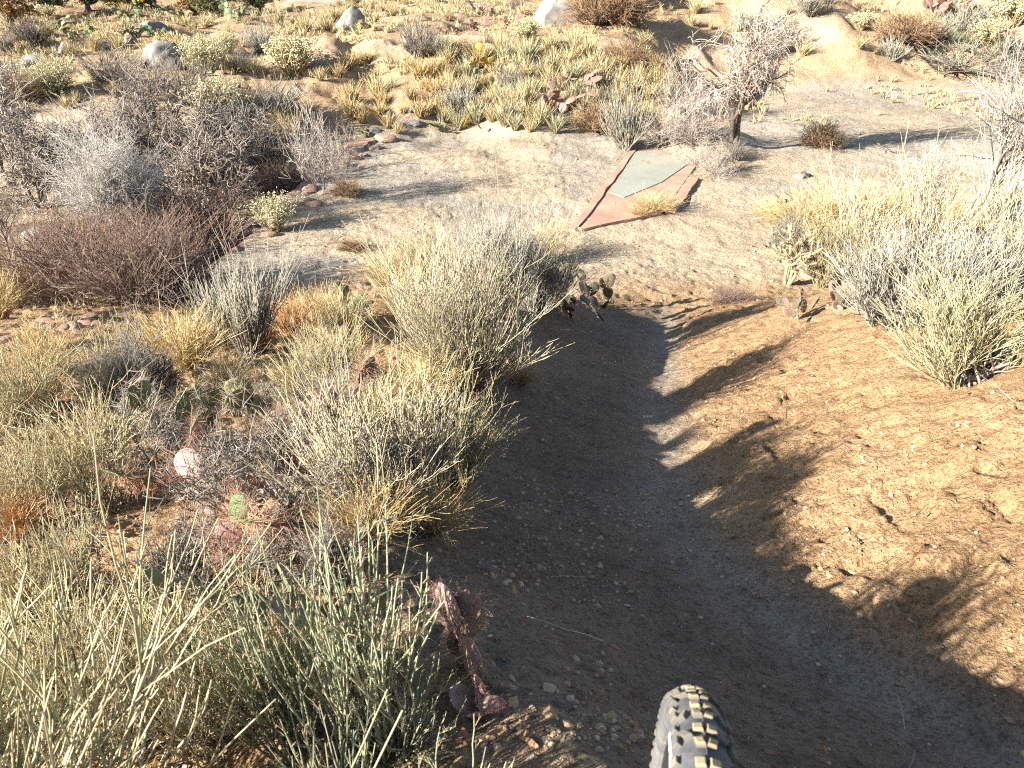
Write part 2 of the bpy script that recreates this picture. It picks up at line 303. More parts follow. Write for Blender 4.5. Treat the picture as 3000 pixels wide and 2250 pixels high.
# ------------------------------------------------------------------ ground
def build_ground():
    ys = np.concatenate([np.linspace(-12, .5, 60)[:-1], .5 + np.cumsum(np.concatenate([[0], np.repeat(.0075, 190)]))])
    y = ys[-1]; ext = []
    while y < 130: y += max(.0075, .0052 * y); ext.append(y)
    ys = np.concatenate([ys, ext]); nu = 860
    s = np.linspace(-1, 1, nu); s = .75 * s + .25 * s ** 3
    hw = np.where(ys > .5, 2.7 + .98 * ys, 2.7 + .49 + (.5 - ys) * 1.0)
    X = s[None, :] * hw[:, None]; Y = np.repeat(ys[:, None], nu, 1)
    Z = Hf(X, Y); n, k = X.shape
    V = np.stack([X, Y, Z], -1).reshape(-1, 3)
    i = (np.arange(n - 1)[:, None] * k + np.arange(k - 1)[None, :])
    Fq = np.stack([i, i + 1, i + k + 1, i + k], -1).reshape(-1, 4)
    x, y = V[:, 0], V[:, 1]
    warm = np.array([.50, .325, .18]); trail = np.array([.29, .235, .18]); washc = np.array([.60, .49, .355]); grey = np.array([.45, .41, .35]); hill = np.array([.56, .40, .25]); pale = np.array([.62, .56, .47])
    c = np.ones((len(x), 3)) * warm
    sg = gully(y) - x; m = (ss(-.25, .15, sg) * (1 - ss(1.1, 1.6, sg)) * (1 - ss(7, 9, y)))[:, None]; c = c * (1 - m) + trail * m  # trail strip darkened and greyed: its cool shade is painted in
    m = (np.exp(-((sg - .02 + .05 * vnoise(x * 3, y * 3, 12)) / .17) ** 2) * (1 - ss(7, 9, y)) * .75)[:, None]; c = c * (1 - m) + np.array([.44, .385, .315]) * m
    ws = wash(x, y); m = ws[:, None]; c = c * (1 - m) + washc * m
    ap = ws * ss(edge(y), edge(y) + .4, x) * (1 - ss(.5, 2.6, x - .36 * (y - 13)))
    l = vnoise(x * .55, y * .45, 71) + .35 * vnoise(x * 2.1, y * 2.1, 72) + .1 * vnoise(x * 8, y * 8, 73)
    m = (ap * (.08 + .75 * (1 - ss(-.02, .02, l)) ))[:, None]; c = c * (1 - m) + grey * m
    m = (ws * ss(3.2, 5, x) * ss(-.1, .25, vnoise(x * .4, y * .5, 81) + .15) * .8)[:, None]; c = c * (1 - m) + grey * 1.12 * m
    e = np.exp(-(((x - 10.2) / 3.2) ** 2 + ((y - 15.8) / 1.5) ** 2)) * ss(-.2, .2, vnoise(x * 1.2, y * 1.5, 83) + .15); m = np.clip(e * 1.2, 0, 1)[:, None]; c = c * (1 - m) + pale * m
    m = (ss(18, 21, y) * (1 - ws))[:, None]; c = c * (1 - m) + hill * m
    m = (on_path(x, y, .9) * .85)[:, None]; c = c * (1 - m) + np.array([.62, .47, .33]) * m
    c = c * (1 + .22 * fbm(x * .8, y * .8, 91, 3) + .16 * fbm(x * 5, y * 5, 93, 3))[:, None]
    # a dark band of leaf litter in the hollow
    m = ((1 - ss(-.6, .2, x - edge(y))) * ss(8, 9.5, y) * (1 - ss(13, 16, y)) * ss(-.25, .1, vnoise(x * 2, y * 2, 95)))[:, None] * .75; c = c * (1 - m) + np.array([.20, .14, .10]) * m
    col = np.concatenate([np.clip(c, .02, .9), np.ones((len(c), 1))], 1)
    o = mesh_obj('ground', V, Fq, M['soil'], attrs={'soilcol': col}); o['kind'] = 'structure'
build_ground()

def inst(src, name_loc, label=None, group=None, rz=0, s=1, tilt=(0, 0)):
    """Copy a thing and its parts (and their parts)."""
    def cp(o, par):
        c = o.copy(); C.objects.link(c); c.parent = par
        for ch in CH.get(o.name, []): cp(ch, c)
        return c
    c = cp(src, None); c.location = name_loc; c.rotation_euler = (tilt[0], tilt[1], rz); c.scale = (s, s, s) if np.isscalar(s) else s
    c.hide_render = False
    if label: c['label'] = label
    if group: c['group'] = group
    elif 'group' in c.keys(): del c['group']
    return c
CH = {}
PROTO_USED = set()
def register(root, norm=True):
    if norm:                                                                        # bring every prototype to unit height
        def all_(o): return [o] + [q for c in C.objects if c.parent == o for q in all_(c)]
        ms = [o for o in all_(root) if o.type == 'MESH']; zs = []
        for o in ms:
            a = np.empty(len(o.data.vertices) * 3, np.float32); o.data.vertices.foreach_get('co', a); zs.append(a)
        k = 1 / np.percentile(np.concatenate([a[2::3] for a in zs]), 98.5)
        for o, a in zip(ms, zs): o.data.vertices.foreach_set('co', a * k); o.data.update()
    def walk(o):
        CH[o.name] = [c for c in C.objects if c.parent == o]
        for c in CH[o.name]: walk(c)
    walk(root); return root
def put(root, loc, label, cat, group=None, rz=None, s=1, tilt=(0, 0)):
    """First use moves the prototype itself; later uses copy it."""
    rz = random.random() * 6.28 if rz is None else rz
    if root.name in PROTO_USED: o = inst(root, loc, label, group, rz, s, tilt)
    else:
        PROTO_USED.add(root.name); o = root; o.location = loc; o.rotation_euler = (tilt[0], tilt[1], rz); o.scale = (s, s, s) if np.isscalar(s) else s
    o['label'] = label; o['category'] = cat
    if group: o['group'] = group
    elif 'group' in o.keys(): del o['group']
    return o
def K_h(px_h, dep): return px_h * dep / F                                         # pixels to metres at that depth

# ------------------------------------------------------------------ plant builders (unit height unless told otherwise)
def broom(name, n=160, h=1.0, wid=.5, rb=.09, th=.006, mat='broom', tipmat=None, m2=4, m3=0, up=.12, wig=.06, sides=3, sidemax=R(62), woodn=14, K=7, spread_ang=.35, lean=(0, 0)):
    root = empty(name)
    amax = math.atan2(wid, .75) * 1.15
    D = cone(woodn, amax, .7) + np.array([lean[0], lean[1], 0]); W = strands(disc(woodn, rb), D, h * .38 * (.6 + .6 * rng.random(woodn)), 5, .05, .12)
    Tubes().add(W, th * np.linspace(2.6, 1.5, 5), 5).build('woody_base', M['wood'], root)
    nc = 6; cc = disc(nc, rb * 1.5); cl = rng.normal(0, .22, (nc, 3)) * [1, 1, 0] + cc * 1.2; chh = .58 + .5 * rng.random(nc); ci = rng.integers(0, nc, n)
    D = cone(n, amax * .8, .75) + np.array([lean[0], lean[1], 0]) + cl[ci]; L = h * (.50 + .55 * rng.random(n)) * chh[ci]
    S = strands(disc(n, rb * .55) + cc[ci], D, L * (1 - .15 * (1 - unit(D)[:, 2])), K, up, wig)
    t = Tubes().add(S, th * np.linspace(1.25, .5, K), sides)
    S2 = fork(S, m2, .25, .85, .42, spread_ang, 5, up * 1.2, wig); t.add(S2, th * np.linspace(.8, .38, 5), sides)
    tops = S2
    if m3: S3 = fork(S2, m3, .3, .9, .5, spread_ang, 4, up, wig); t.add(S3, th * np.linspace(.55, .3, 4), sides); tops = S3
    t.build('stems', M[mat], root)
    if tipmat:
        S4 = fork(tops, 2, .6, 1.0, .3, .5, 3, .1, .1); Tubes().add(S4, th * np.linspace(.6, .35, 3), 3).build('seed_tips', M[tipmat], root)
    return register(root)
def greenstems(name, n=54, h=1.0, rb=.16, amax=.55, th=.0062, lean=(0, 0), up=.07, wig=.04, m2=2, sp=4, smat='greenstem'):
    root = empty(name); W = strands(disc(14, rb), cone(14, 1.2, .8), h * .25 * (.5 + rng.random(14)), 6, .02, .2)
    Tubes().add(W, th * np.linspace(2.0, 1.0, 6), 6).build('woody_base', M['wood'], root)
    D = cone(n, amax, .8) + np.array([lean[0], lean[1], 0]); L = h * (.55 + .5 * rng.random(n)); S = strands(disc(n, rb), D, L, 10, up, wig); t = Tubes().add(S, th * np.linspace(1.2, .5, 10), 6)
    S2 = fork(S, m2, .15, .7, .55, .32, 7, up * 1.6, wig); t.add(S2, th * np.linspace(.85, .42, 7), 5); t.build('stems', M[smat], root)
    A = np.concatenate([fork(S, sp, .25, 1, .07, .55, 3, .08, .1), fork(S2, sp, .15, 1, .12, .55, 3, .08, .1)]); tt = Tubes().add(A, th * np.array([.5, .42, .2]), 3)
    tt.add(fork(A, 1, .3, .9, .6, .7, 3, .05, .1), th * np.array([.4, .3, .15]), 3); tt.build('seed_tips', M['tips'], root); return register(root)
def rabbitbrush(name, h=1.0, n=110, mat='sage', seedmat='seed', wid=.75, puff=.035, dens=3):
    root = empty(name); D = cone(n, math.atan2(wid, .7), .6); S = strands(disc(n, .12), D, h * (.7 + .3 * rng.random(n)) * .92, 6, .12, .07)
    t = Tubes().add(S, .007 * np.linspace(1.3, .6, 6), 3); S2 = fork(S, 5, .35, .95, .32, .4, 4, .15, .08); t.add(S2, .005 * np.linspace(.9, .5, 4), 3)
    t.build('stems', M[mat], root)
    tip = S2[:, -1] + unit(S2[:, -1] - S2[:, -2]) * .01; tip = np.repeat(tip, dens, 0) + rng.normal(0, .02, (len(tip) * dens, 3))
    d = unit(rng.normal(0, 1, tip.shape) + [0, 0, .6]); P = tip[:, None, :] + d[:, None, :] * np.array([0, .5, 1])[None, :, None] * puff
    Tubes().add(P, puff * np.array([.12, .34, .08]), 4).build('seed_heads', M[seedmat], root); return register(root)
def tuft(name, h=1.0, n=260, wid=.5, mat='gold', th=.006, K=5, droop=.5, m2=0):
    D = cone(n, math.atan2(wid, .7) * 1.1, .6); S = strands(disc(n, .13), D, h * (.55 + .5 * rng.random(n)), K, .12, .06, droop)
    t = Tubes().add(S, th * np.linspace(1.1, .25, K), 2)
    if m2: t.add(fork(S, m2, .4, 1, .3, .5, 3, .1, .15), th * np.linspace(.6, .3, 3), 2)
    return register(t.build(name, M[mat], None))
def ball(name, h=1.0, n=90, mat='maroon', wid=.9, th=.006, m2=6, m3=3, wig=.16, up=.05, trunkmat='darkwood'):
    root = empty(name); D = cone(n, R(82), .55); S = strands(disc(n, .10), D, (.50 + .25 * rng.random(n)) * h, 6, up, wig * .7)
    S[:, :, :2] *= wid * 1.1
    Tubes().add(S, th * np.linspace(1.7, .7, 6), 4).build('branches', M[trunkmat], root)
    S2 = fork(S, m2, .3, 1, .55, .55, 5, up, wig); t = Tubes().add(S2, th * np.linspace(.8, .4, 5), 3)
    if m3: t.add(fork(S2, m3, .2, 1, .55, .6, 4, up, wig), th * np.linspace(.5, .28, 4), 3)
    t.build('twigs', M[mat], root); return register(root)
def tree(name, h=1.0, trunks=2, spread=.5, mat='twig', trunkmat='darkwood', th=.022, l1=7, l2=6, l3=6, l4=4, wig=.2, droop=0, lean=(0, 0), base=.35, leaf=None, up=.06, twig_th=.0035, ang=.65):
    root = empty(name); D = cone(trunks, spread * .6, .8, .05 * trunks) + np.array([*lean, 0])
    T0 = strands(disc(trunks, .02 + .01 * trunks), D, h * base * (.85 + .3 * rng.random(trunks)), 7, .02, wig * .5)
    tb = Tubes().add(T0, th * np.linspace(1.15, .7, 7), 8)
    A = fork(T0, l1, .45, 1.0, 1.15, ang, 7, up, wig * .7); tb.add(A, th * np.linspace(.6, .22, 7), 6)
    lead = strands(T0[:, -1], T0[:, -1] - T0[:, -2] + rng.normal(0, .02, (trunks, 3)), h * .5, 7, up, wig * .6); tb.add(lead, th * np.linspace(.7, .2, 7), 6)
    A = np.concatenate([A, lead]); B = fork(A, l2, .3, 1, .55, .7, 6, up, wig, droop=droop * .4); tb.add(B, th * np.linspace(.24, .11, 6), 4)
    tb.build('trunk', M[trunkmat], root)
    t = Tubes(); Cc = fork(B, l3, .2, 1, .6, .7, 6, up * .5, wig, droop=droop); t.add(Cc, twig_th * np.linspace(1.1, .5, 6), 3)
    top = Cc
    if l4: Dd = fork(Cc, l4, .2, 1, .55, .7, 5, up * .3, wig, droop=droop); t.add(Dd, twig_th * np.linspace(.75, .4, 5), 3); top = Dd
    if leaf:
        tip = top.reshape(-1, 3); tip = tip[rng.random(len(tip)) < leaf[1]]; d = unit(rng.normal(0, 1, tip.shape)); P = tip[:, None] + d[:, None] * np.array([0, .5, 1])[None, :, None] * leaf[2]
        t.build('twigs', M[mat], root); Tubes().add(P, leaf[2] * np.array([.1, .38, .1]), 2).build('crown', M[leaf[0]], root)
    else: t.build('crown', M[mat], root)
    return register(root)
def pad_geo(w, h, th, nu=14, nv=9):
    """Egg-shaped flat pad standing on its narrow end: unit pad along +Z."""
    v = np.linspace(0, math.pi, nv); a = np.linspace(0, 2 * math.pi, nu, endpoint=False)
    zz = (1 - np.cos(v)) / 2; prof = np.sin(v) * (.80 + .34 * zz) + .06 * (v < .3)
    X = (w / 2) * prof[:, None] * np.cos(a); Y = (th / 2) * (prof[:, None] ** .7) * np.sin(a) ; Z = h * zz[:, None] * np.ones((1, nu))
    V = np.stack([X, Y, Z], -1).reshape(-1, 3); i = np.arange(nv - 1)[:, None] * nu + np.arange(nu)[None]; j = np.arange(nv - 1)[:, None] * nu + (np.arange(nu) + 1)[None] % nu
    return V, np.stack([i, j, j + nu, i + nu], -1).reshape(-1, 4)
def rotm(rx, ry, rz):
    cx, sx, cy, sy, cz, sz = math.cos(rx), math.sin(rx), math.cos(ry), math.sin(ry), math.cos(rz), math.sin(rz)
    return np.array([[cz, -sz, 0], [sz, cz, 0], [0, 0, 1]]) @ np.array([[1, 0, 0], [0, cx, -sx], [0, sx, cx]]) @ np.array([[cy, 0, sy], [0, 1, 0], [-sy, 0, cy]])
def spines_for(Mx, org, w, h, th, n, ln, t):
    """Spines from both faces and the rim of one pad."""
    zz = .12 + .86 * rng.random(n); v = np.arccos(1 - 2 * zz); prof = np.sin(v) * (.80 + .34 * zz); xx = (rng.random(n) * 2 - 1); side = np.sign(rng.random(n) - .5)
    rim = rng.random(n) < .4; xx = np.where(rim, np.sign(xx) * 1.0, xx)
    p = np.stack([w / 2 * prof * xx, side * th / 2 * prof ** .7 * np.sqrt(np.clip(1 - xx ** 2, 0, 1)), h * zz], 1)
    m = 3; p = np.repeat(p, m, 0); base = np.stack([np.repeat(xx, m) * .9, np.repeat(side * np.sqrt(np.clip(1 - xx ** 2, 0, 1)) * 1.2, m), np.repeat(zz - .45, m)], 1)
    d = unit(base + rng.normal(0, .55, p.shape)); L = ln * (.5 + rng.random(len(p)))
    P = (p[:, None] + d[:, None] * (L[:, None] * np.array([0, .5, 1]))[:, :, None]) @ Mx.T + org
    t.add(P, np.array([.0009, .0007, .0003]) * (1 + ln * 8), 3)
def prickly(name, pads=12, size=.16, mat='padgreen', spinemat='spine', spread=.25, detail=True, spn=36, spl=.03, seed=0, alt=None, tiers=3):
    """Prickly pear: pads grown from pads. detail: every pad is a part with its spines, else one mesh."""
    rg = random.Random(seed); root = empty(name) if detail else None; L = []; VV = []; FF = []; RR = []; n = 0
    for k in range(pads):
        w = size * rg.uniform(.75, 1.1); h = w * rg.uniform(1.1, 1.35)
        if k < max(3, pads // tiers) or not L:
            a = rg.random() * 6.28; r = spread * math.sqrt(rg.random()); org = np.array([r * math.cos(a), r * math.sin(a), -.01]); Mx = rotm(rg.uniform(-.75, .75), rg.uniform(-.35, .35), rg.random() * 6.28); lv = 0
        else:
            po, pm, pw, ph, plv = rg.choice([q for q in L if q[4] < tiers]); u = rg.uniform(-.75, .75)
            org = po + pm @ np.array([pw * .46 * u, 0, ph * (.97 - .22 * u * u)]); Mx = pm @ rotm(rg.uniform(-.5, .5), u * .8, rg.uniform(-.7, .7)); lv = plv + 1
            w *= .93; h *= .93
        L.append((org, Mx, w, h, lv)); th = w * .16
        V, Fq = pad_geo(w, h, th); V = V @ Mx.T + org
        if detail:
            mm = mat if not alt or rg.random() > .35 else alt
            p = mesh_obj('pad', V, Fq, M[mm], root, {'rnd': np.full(len(V), rg.random())}); t = Tubes(); spines_for(Mx, org, w, h, th, spn, spl, t); t.build('spines', M[spinemat], p)
        else: VV.append(V); FF.append(Fq + n); n += len(V); RR.append(np.full(len(V), rg.random()))
    if detail: return register(root)
    root = empty(name); mesh_obj('pads', np.concatenate(VV), np.concatenate(FF), M[mat], root, {'rnd': np.concatenate(RR)})
    t = Tubes()
    for (org, Mx, w, h, lv) in L: spines_for(Mx, org, w, h, w * .16, max(6, spn // 4), spl, t)
    t.build('spines', M[spinemat], root); return register(root)
def cholla(name):
    root = empty(name); D = cone(5, .5, .8); S = strands(disc(5, .05), D, .45 * (.7 + .5 * rng.random(5)), 6, .1, .12)
    B = fork(S, 5, .2, 1, .55, .9, 5, .12, .15); B2 = fork(B, 2, .3, 1, .6, .9, 4, .1, .15); allS = []
    t = Tubes().add(S, .022 * np.linspace(1, .8, 6), 8); t.add(B, .017 * np.linspace(1, .75, 5), 8); t.add(B2, .013 * np.linspace(1, .8, 4), 7); t.build('stems', M['cholla'], root)
    t2 = Tubes()
    for Q in (S, B, B2): t2.add(fork(Q, 60, .02, 1, .04, 1.4, 3, 0, .05, frac=False), np.array([.0012, .001, .0004]), 3)
    t2.build('spines', M['spine'], root); return register(root)
def rock(name, seed, mat, sx=1, sy=1, sz=.7, rough=.22, sub=4, flat=0):
    import bmesh
    bm = bmesh.new(); bmesh.ops.create_icosphere(bm, subdivisions=sub, radius=1); V = np.array([v.co[:] for v in bm.verts]); Fq = np.array([[v.index for v in f.verts] for f in bm.faces]); bm.free()
    rg = np.random.default_rng(seed)
    for _ in range(15):                                                             # worn facets
        d = unit(rg.normal(0, 1, 3)); k = .62 + .26 * rg.random(); q = V @ d; V = V - np.clip(q - k, 0, 1)[:, None] * d * .85
    o = rg.random() * 50; n = fbm(V[:, 0] * 1.6 + o, V[:, 1] * 1.6 + V[:, 2] * 2.1 + o, seed % 13, 5, .55)
    V = V * (1 + rough * n)[:, None]; V = V * np.array([sx, sy, sz]); V[:, 2] += sz * .45
    if flat: V[:, 2] = np.minimum(V[:, 2], flat + .05 * V[:, 2])
    return register(mesh_obj(name, V, Fq, M[mat], None), False)
# ------------------------------------------------------------------ things
def clear_spare():
    for o in list(C.objects):
        if o.parent is None and o.name in CH and o.name not in PROTO_USED:
            def rm(q):
                for c in CH.get(q.name, []): rm(c)
                bpy.data.objects.remove(q)
            rm(o)
def plant(root, px, py, hpx, label, cat, group=None, rz=None, wf=1.0, tilt=(0, 0), sink=.01):
    """Stand a unit-high plant on the ground seen at (px, py), hpx photograph pixels tall."""
    p, d = pix(px, py); h = hpx * d[0] / (F * .87)
    return put(root, (p[0, 0], p[0, 1], p[0, 2] - sink * h), label, cat, group, rz, (h * wf, h * wf, h), tilt)

# ---- sill of red-tinted concrete across the wash
def prism(name, pts, z0, z1, mat, parent=None, wob=0.0):
    import bmesh
    bm = bmesh.new(); n = len(pts); lo = [bm.verts.new((p[0], p[1], z0)) for p in pts]; hi = [bm.verts.new((p[0], p[1], z1 if np.isscalar(z1) else z1[i])) for i, p in enumerate(pts)]
    bm.faces.new(lo[::-1]); bm.faces.new(hi)
    for i in range(n): bm.faces.new((lo[i], lo[(i + 1) % n], hi[(i + 1) % n], hi[i]))
    es = [e for e in bm.edges if e.verts[0] in hi or e.verts[1] in hi]
    bmesh.ops.bevel(bm, geom=es, offset=.012, segments=2, affect='EDGES')
    me = bpy.data.meshes.new(name); bm.to_mesh(me); bm.free(); me.materials.append(M[mat]); o = bpy.data.objects.new(name, me); C.objects.link(o); o.parent = parent; return o
def xy(px, py): return pix(px, py)[0][0][:2]
sill = empty('concrete_sill'); tag(sill, 'red-edged concrete sill crossing the wash with a grey slab in it', 'concrete sill')
A_, B_ = xy(570, 231), xy(632, 152); C_, D_ = xy(669, 215), xy(757, 87)
zt = -2.53
dl = unit(B_ - A_); dr = unit(D_ - C_); nl = np.array([dl[1], -dl[0]]); nr = np.array([dr[1], -dr[0]])
Bf = B_ + dl * .8
prism('slab', [A_ + nl * .112, C_ - nr * .112, D_ - nr * .132, D_ - nr * 1.6, Bf + nl * .112], zt - .5, zt + .035, 'redconcrete', sill)
def ribbon(name, a, b, wd, z0, z1, mat, parent, n=14):
    t = np.linspace(0, 1, n)[:, None]; L = a + (b - a) * t; dd = unit(b - a); nn = np.array([dd[1], -dd[0]])
    L = L + nn * (rng.normal(0, .012, (n, 1))); return prism(name, list(L + nn * wd / 2) + list((L - nn * wd / 2)[::-1]), z0, z1, mat, parent)
ribbon('kerb', A_ + nl * .05, Bf, .12, zt - .5, zt + .055, 'redconcrete', sill)
ribbon('kerb', C_ + dr * .1, C_ + dr * 2.3, .18, zt - .5, zt + .07, 'redconcrete', sill)
tk = np.linspace(0, 1, 12)[:, None]; La = (D_ - dr * 3.3) + dr * 3.3 * tk; zk = np.maximum(Hf(La[:, 0], La[:, 1]), zt); zk = np.maximum.accumulate(zk)
prism('kerb', list(La + nr * .14) + list((La - nr * .14)[::-1]), zt - .5, list(zk + .10) + list((zk + .10)[::-1]), 'redconcrete', sill)
Lb = La - nr * .16; Lc = La - nr * .85; tag(prism('red_panel', list(Lb) + list(Lc[::-1]), zt - .5, list(np.maximum(Hf(Lb[:, 0], Lb[:, 1]), zk) + .05) + list((np.maximum(Hf(Lc[:, 0], Lc[:, 1]), zk) + .07)[::-1]), 'rawred', sill), 'bare brick-red panel of the sill')
ribbon('front_kerb', A_ + np.array([.14, .03]), C_ - nr * .16, .10, zt - .5, zt + .058, 'redconcrete', sill)
g1, g2, g3, g4, g5 = xy(635, 153), xy(700, 153), xy(662, 184), xy(624, 199), xy(609, 193)
tag(prism('grey_slab', [g5, g4, g3, g2, g1], zt - .2, zt + .047, 'greyconcrete', sill), 'smooth grey-green concrete slab inside the red sill')

# ---- boulders and stones
RK = [rock('boulder', 3, 'boulder', 1, .8, .72, .16), rock('boulder', 5, 'boulder', 1, .7, .85, .2), rock('boulder', 8, 'boulder', 1, .85, .55, .14), rock('boulder', 13, 'boulder', .9, .9, .95, .2), rock('boulder', 21, 'boulder', 1, .6, .42, .3)]
for k, px, py, wp, rz, lab in [
    (0, 160, 63, 46, 2.2, 'largest rounded grey boulder in the boulder row on the left hillside'), (2, 107, 48, 25, .5, 'smooth grey boulder with a flat shaded side, uphill of the largest one'),
    (3, 66, 54, 16, 1, 'upright grey boulder leaning on a smaller one'), (2, 54, 57, 12, 2, 'small low boulder touching the upright one'), (2, 35, 61, 25, 0, 'low grey boulder behind the dark flat one'),
    (4, 27, 67, 30, .2, 'dark flat-topped boulder in front of a low one'), (0, 1, 70, 22, 1.2, 'grey boulder cut by the left edge of the view'), (0, 153, 32, 25, .6, 'slanting pale boulder among green prickly pears'),
    (1, 130, 44, 12, 1, 'small dark boulder above the largest one'), (2, 192, 26, 9, 0, 'little grey stone uphill right of the slanting boulder'), (3, 351, 29, 30, 2.4, 'tall blocky grey boulder alone by the dirt path'),
    (3, 566, 25, 60, .4, 'big pale granite boulder beside brown brush at the top'), (1, 640, 10, 50, .9, 'big shaded boulder half hidden behind brown brush at the top'), (2, 479, 8, 14, 0, 'small whitish rock on the far terrace'),
    (2, 414, 124, 14, 0, 'rounded pale stone at the foot of the grassy bank'), (3, 412, 112, 10, 1, 'upright pale stone in the bank grass above the rounded one'), (1, 390, 117, 10, 2, 'angular grey stone in golden grass on the bank'),
    (2, 371, 103, 10, 1, 'reddish grey stone among the golden tussocks'), (4, 373, 132, 18, 0, 'dark low rock where bank and red stones meet'), (4, 40, 240, 52, .35, 'flat slab-like boulder under the bare trees at left'),
    (4, 22, 262, 24, 1.2, 'broken slab below the flat boulder at left'), (4, 803, 178, 22, .2, 'flat grey rock with a dark undercut in the right wash'), (1, 776, 203, 13, 1, 'dark wedge rock beside the golden grass in the wash')]:
    p, d = pix(px, py); s = wp * d[0] / F / 2 * 1.25; put(RK[k], (p[0, 0], p[0, 1] + s * .3, p[0, 2] - s * .28), lab, 'boulder' if wp > 14 else 'stone', None, rz, s)
RR = [rock('red_stone', 30 + i, 'redrock', 1, .75, .5, .28, 3) for i in range(4)]
lst = [(222, 236), (231, 232), (241, 228), (234, 241), (247, 236), (256, 231), (262, 225), (219, 246), (228, 250), (250, 223), (270, 236), (236, 250),
       (296, 176), (303, 183), (311, 190), (300, 192), (318, 180), (308, 200), (325, 193), (295, 206), (330, 172), (316, 205),
       (348, 158), (356, 152), (364, 147), (352, 146), (372, 141), (380, 137), (362, 156), (343, 166), (375, 149), (387, 140),
       (46, 322), (57, 320), (67, 323), (77, 321), (86, 325), (52, 330), (64, 331), (75, 330), (90, 318), (38, 328), (98, 326), (30, 334), (44, 336), (5, 340), (14, 345), (20, 336), (2, 351)]
for i, (px, py) in enumerate(lst):
    p, d = pix(px, py); s = random.uniform(14, 23) * d[0] / F / 2
    where = 'by the shaded wash corner' if i < 12 else 'below the red-twigged shrub' if i < 22 else 'at the far corner of the apron' if i < 32 else 'along the wash at lower left'
    put(RR[i % 4], (p[0, 0], p[0, 1], p[0, 2] - s * .12), 'weathered red stone set in the apron edge ' + where, 'stone', 'red stones ' + where, s=(s * random.uniform(.9, 1.5), s, s * .8))

ye = np.linspace(13.2, 18.2, 26); ee = np.stack([edge(ye) + .12 + rng.normal(0, .04, 26), ye], 1); wv = .10 + .05 * rng.random(26)
ze = float(np.mean(Hf(ee[:, 0], ee[:, 1])))
tag(prism('stone_edging', list(ee + np.stack([wv, wv * 0], 1)) + list((ee - np.stack([wv * 1.4, wv * 0], 1))[::-1]), ze - .5, ze + .05, 'redrock'), 'reddish stone edging along the left side of the apron', 'edging')
# ---- trees
T = {}
T['main'] = tree('bare_tree', trunks=2, spread=.9, mat='twigwhite', trunkmat='darkwood', th=.024, l1=4, l2=6, l3=7, l4=4, wig=.24, droop=.3, lean=(-.12, 0), base=.34, twig_th=.0024, up=.08)
T['dark'] = tree('bare_tree', trunks=3, spread=.8, mat='twig', th=.022, l1=6, l2=6, l3=6, l4=3, wig=.26, base=.35, twig_th=.0045)
T['dark2'] = tree('bare_tree', trunks=4, spread=1.0, mat='twig', th=.018, l1=6, l2=6, l3=6, l4=3, wig=.3, base=.3, up=.02, twig_th=.0045)
T['thin'] = tree('sapling', trunks=1, spread=.2, mat='twig', th=.014, l1=9, l2=4, l3=4, l4=0, wig=.16, base=.5, twig_th=.004, ang=.5)
T['silver'] = tree('sapling', trunks=2, spread=.4, mat='twigsilver', trunkmat='twigsilver', th=.013, l1=16, l2=8, l3=7, l4=4, wig=.12, base=.7, twig_th=.0035, ang=.5)
T['right'] = tree('sapling', trunks=2, spread=.7, mat='twigwhite', trunkmat='wood', th=.014, l1=8, l2=5, l3=4, l4=0, wig=.12, base=.45, twig_th=.0036, ang=.45)
T['pink'] = tree('shrub', trunks=5, spread=.8, mat='twigwhite', trunkmat='wood', th=.008, l1=6, l2=4, l3=4, l4=0, wig=.12, base=.5, twig_th=.0036, ang=.4)
T['green'] = tree('leafy_tree', trunks=3, spread=.8, mat='twig', th=.03, l1=7, l2=5, l3=5, l4=3, wig=.2, base=.3, leaf=('leafgreen', .7, .035))
T['orange'] = tree('leafy_tree', trunks=3, spread=.9, mat='twig', th=.03, l1=7, l2=5, l3=5, l4=3, wig=.2, base=.25, leaf=('leaforange', .5, .035))
T['yel'] = tree('leafy_tree', trunks=3, spread=.8, mat='twig', th=.03, l1=7, l2=5, l3=5, l4=3, wig=.2, base=.25, leaf=('yellow', .9, .04))
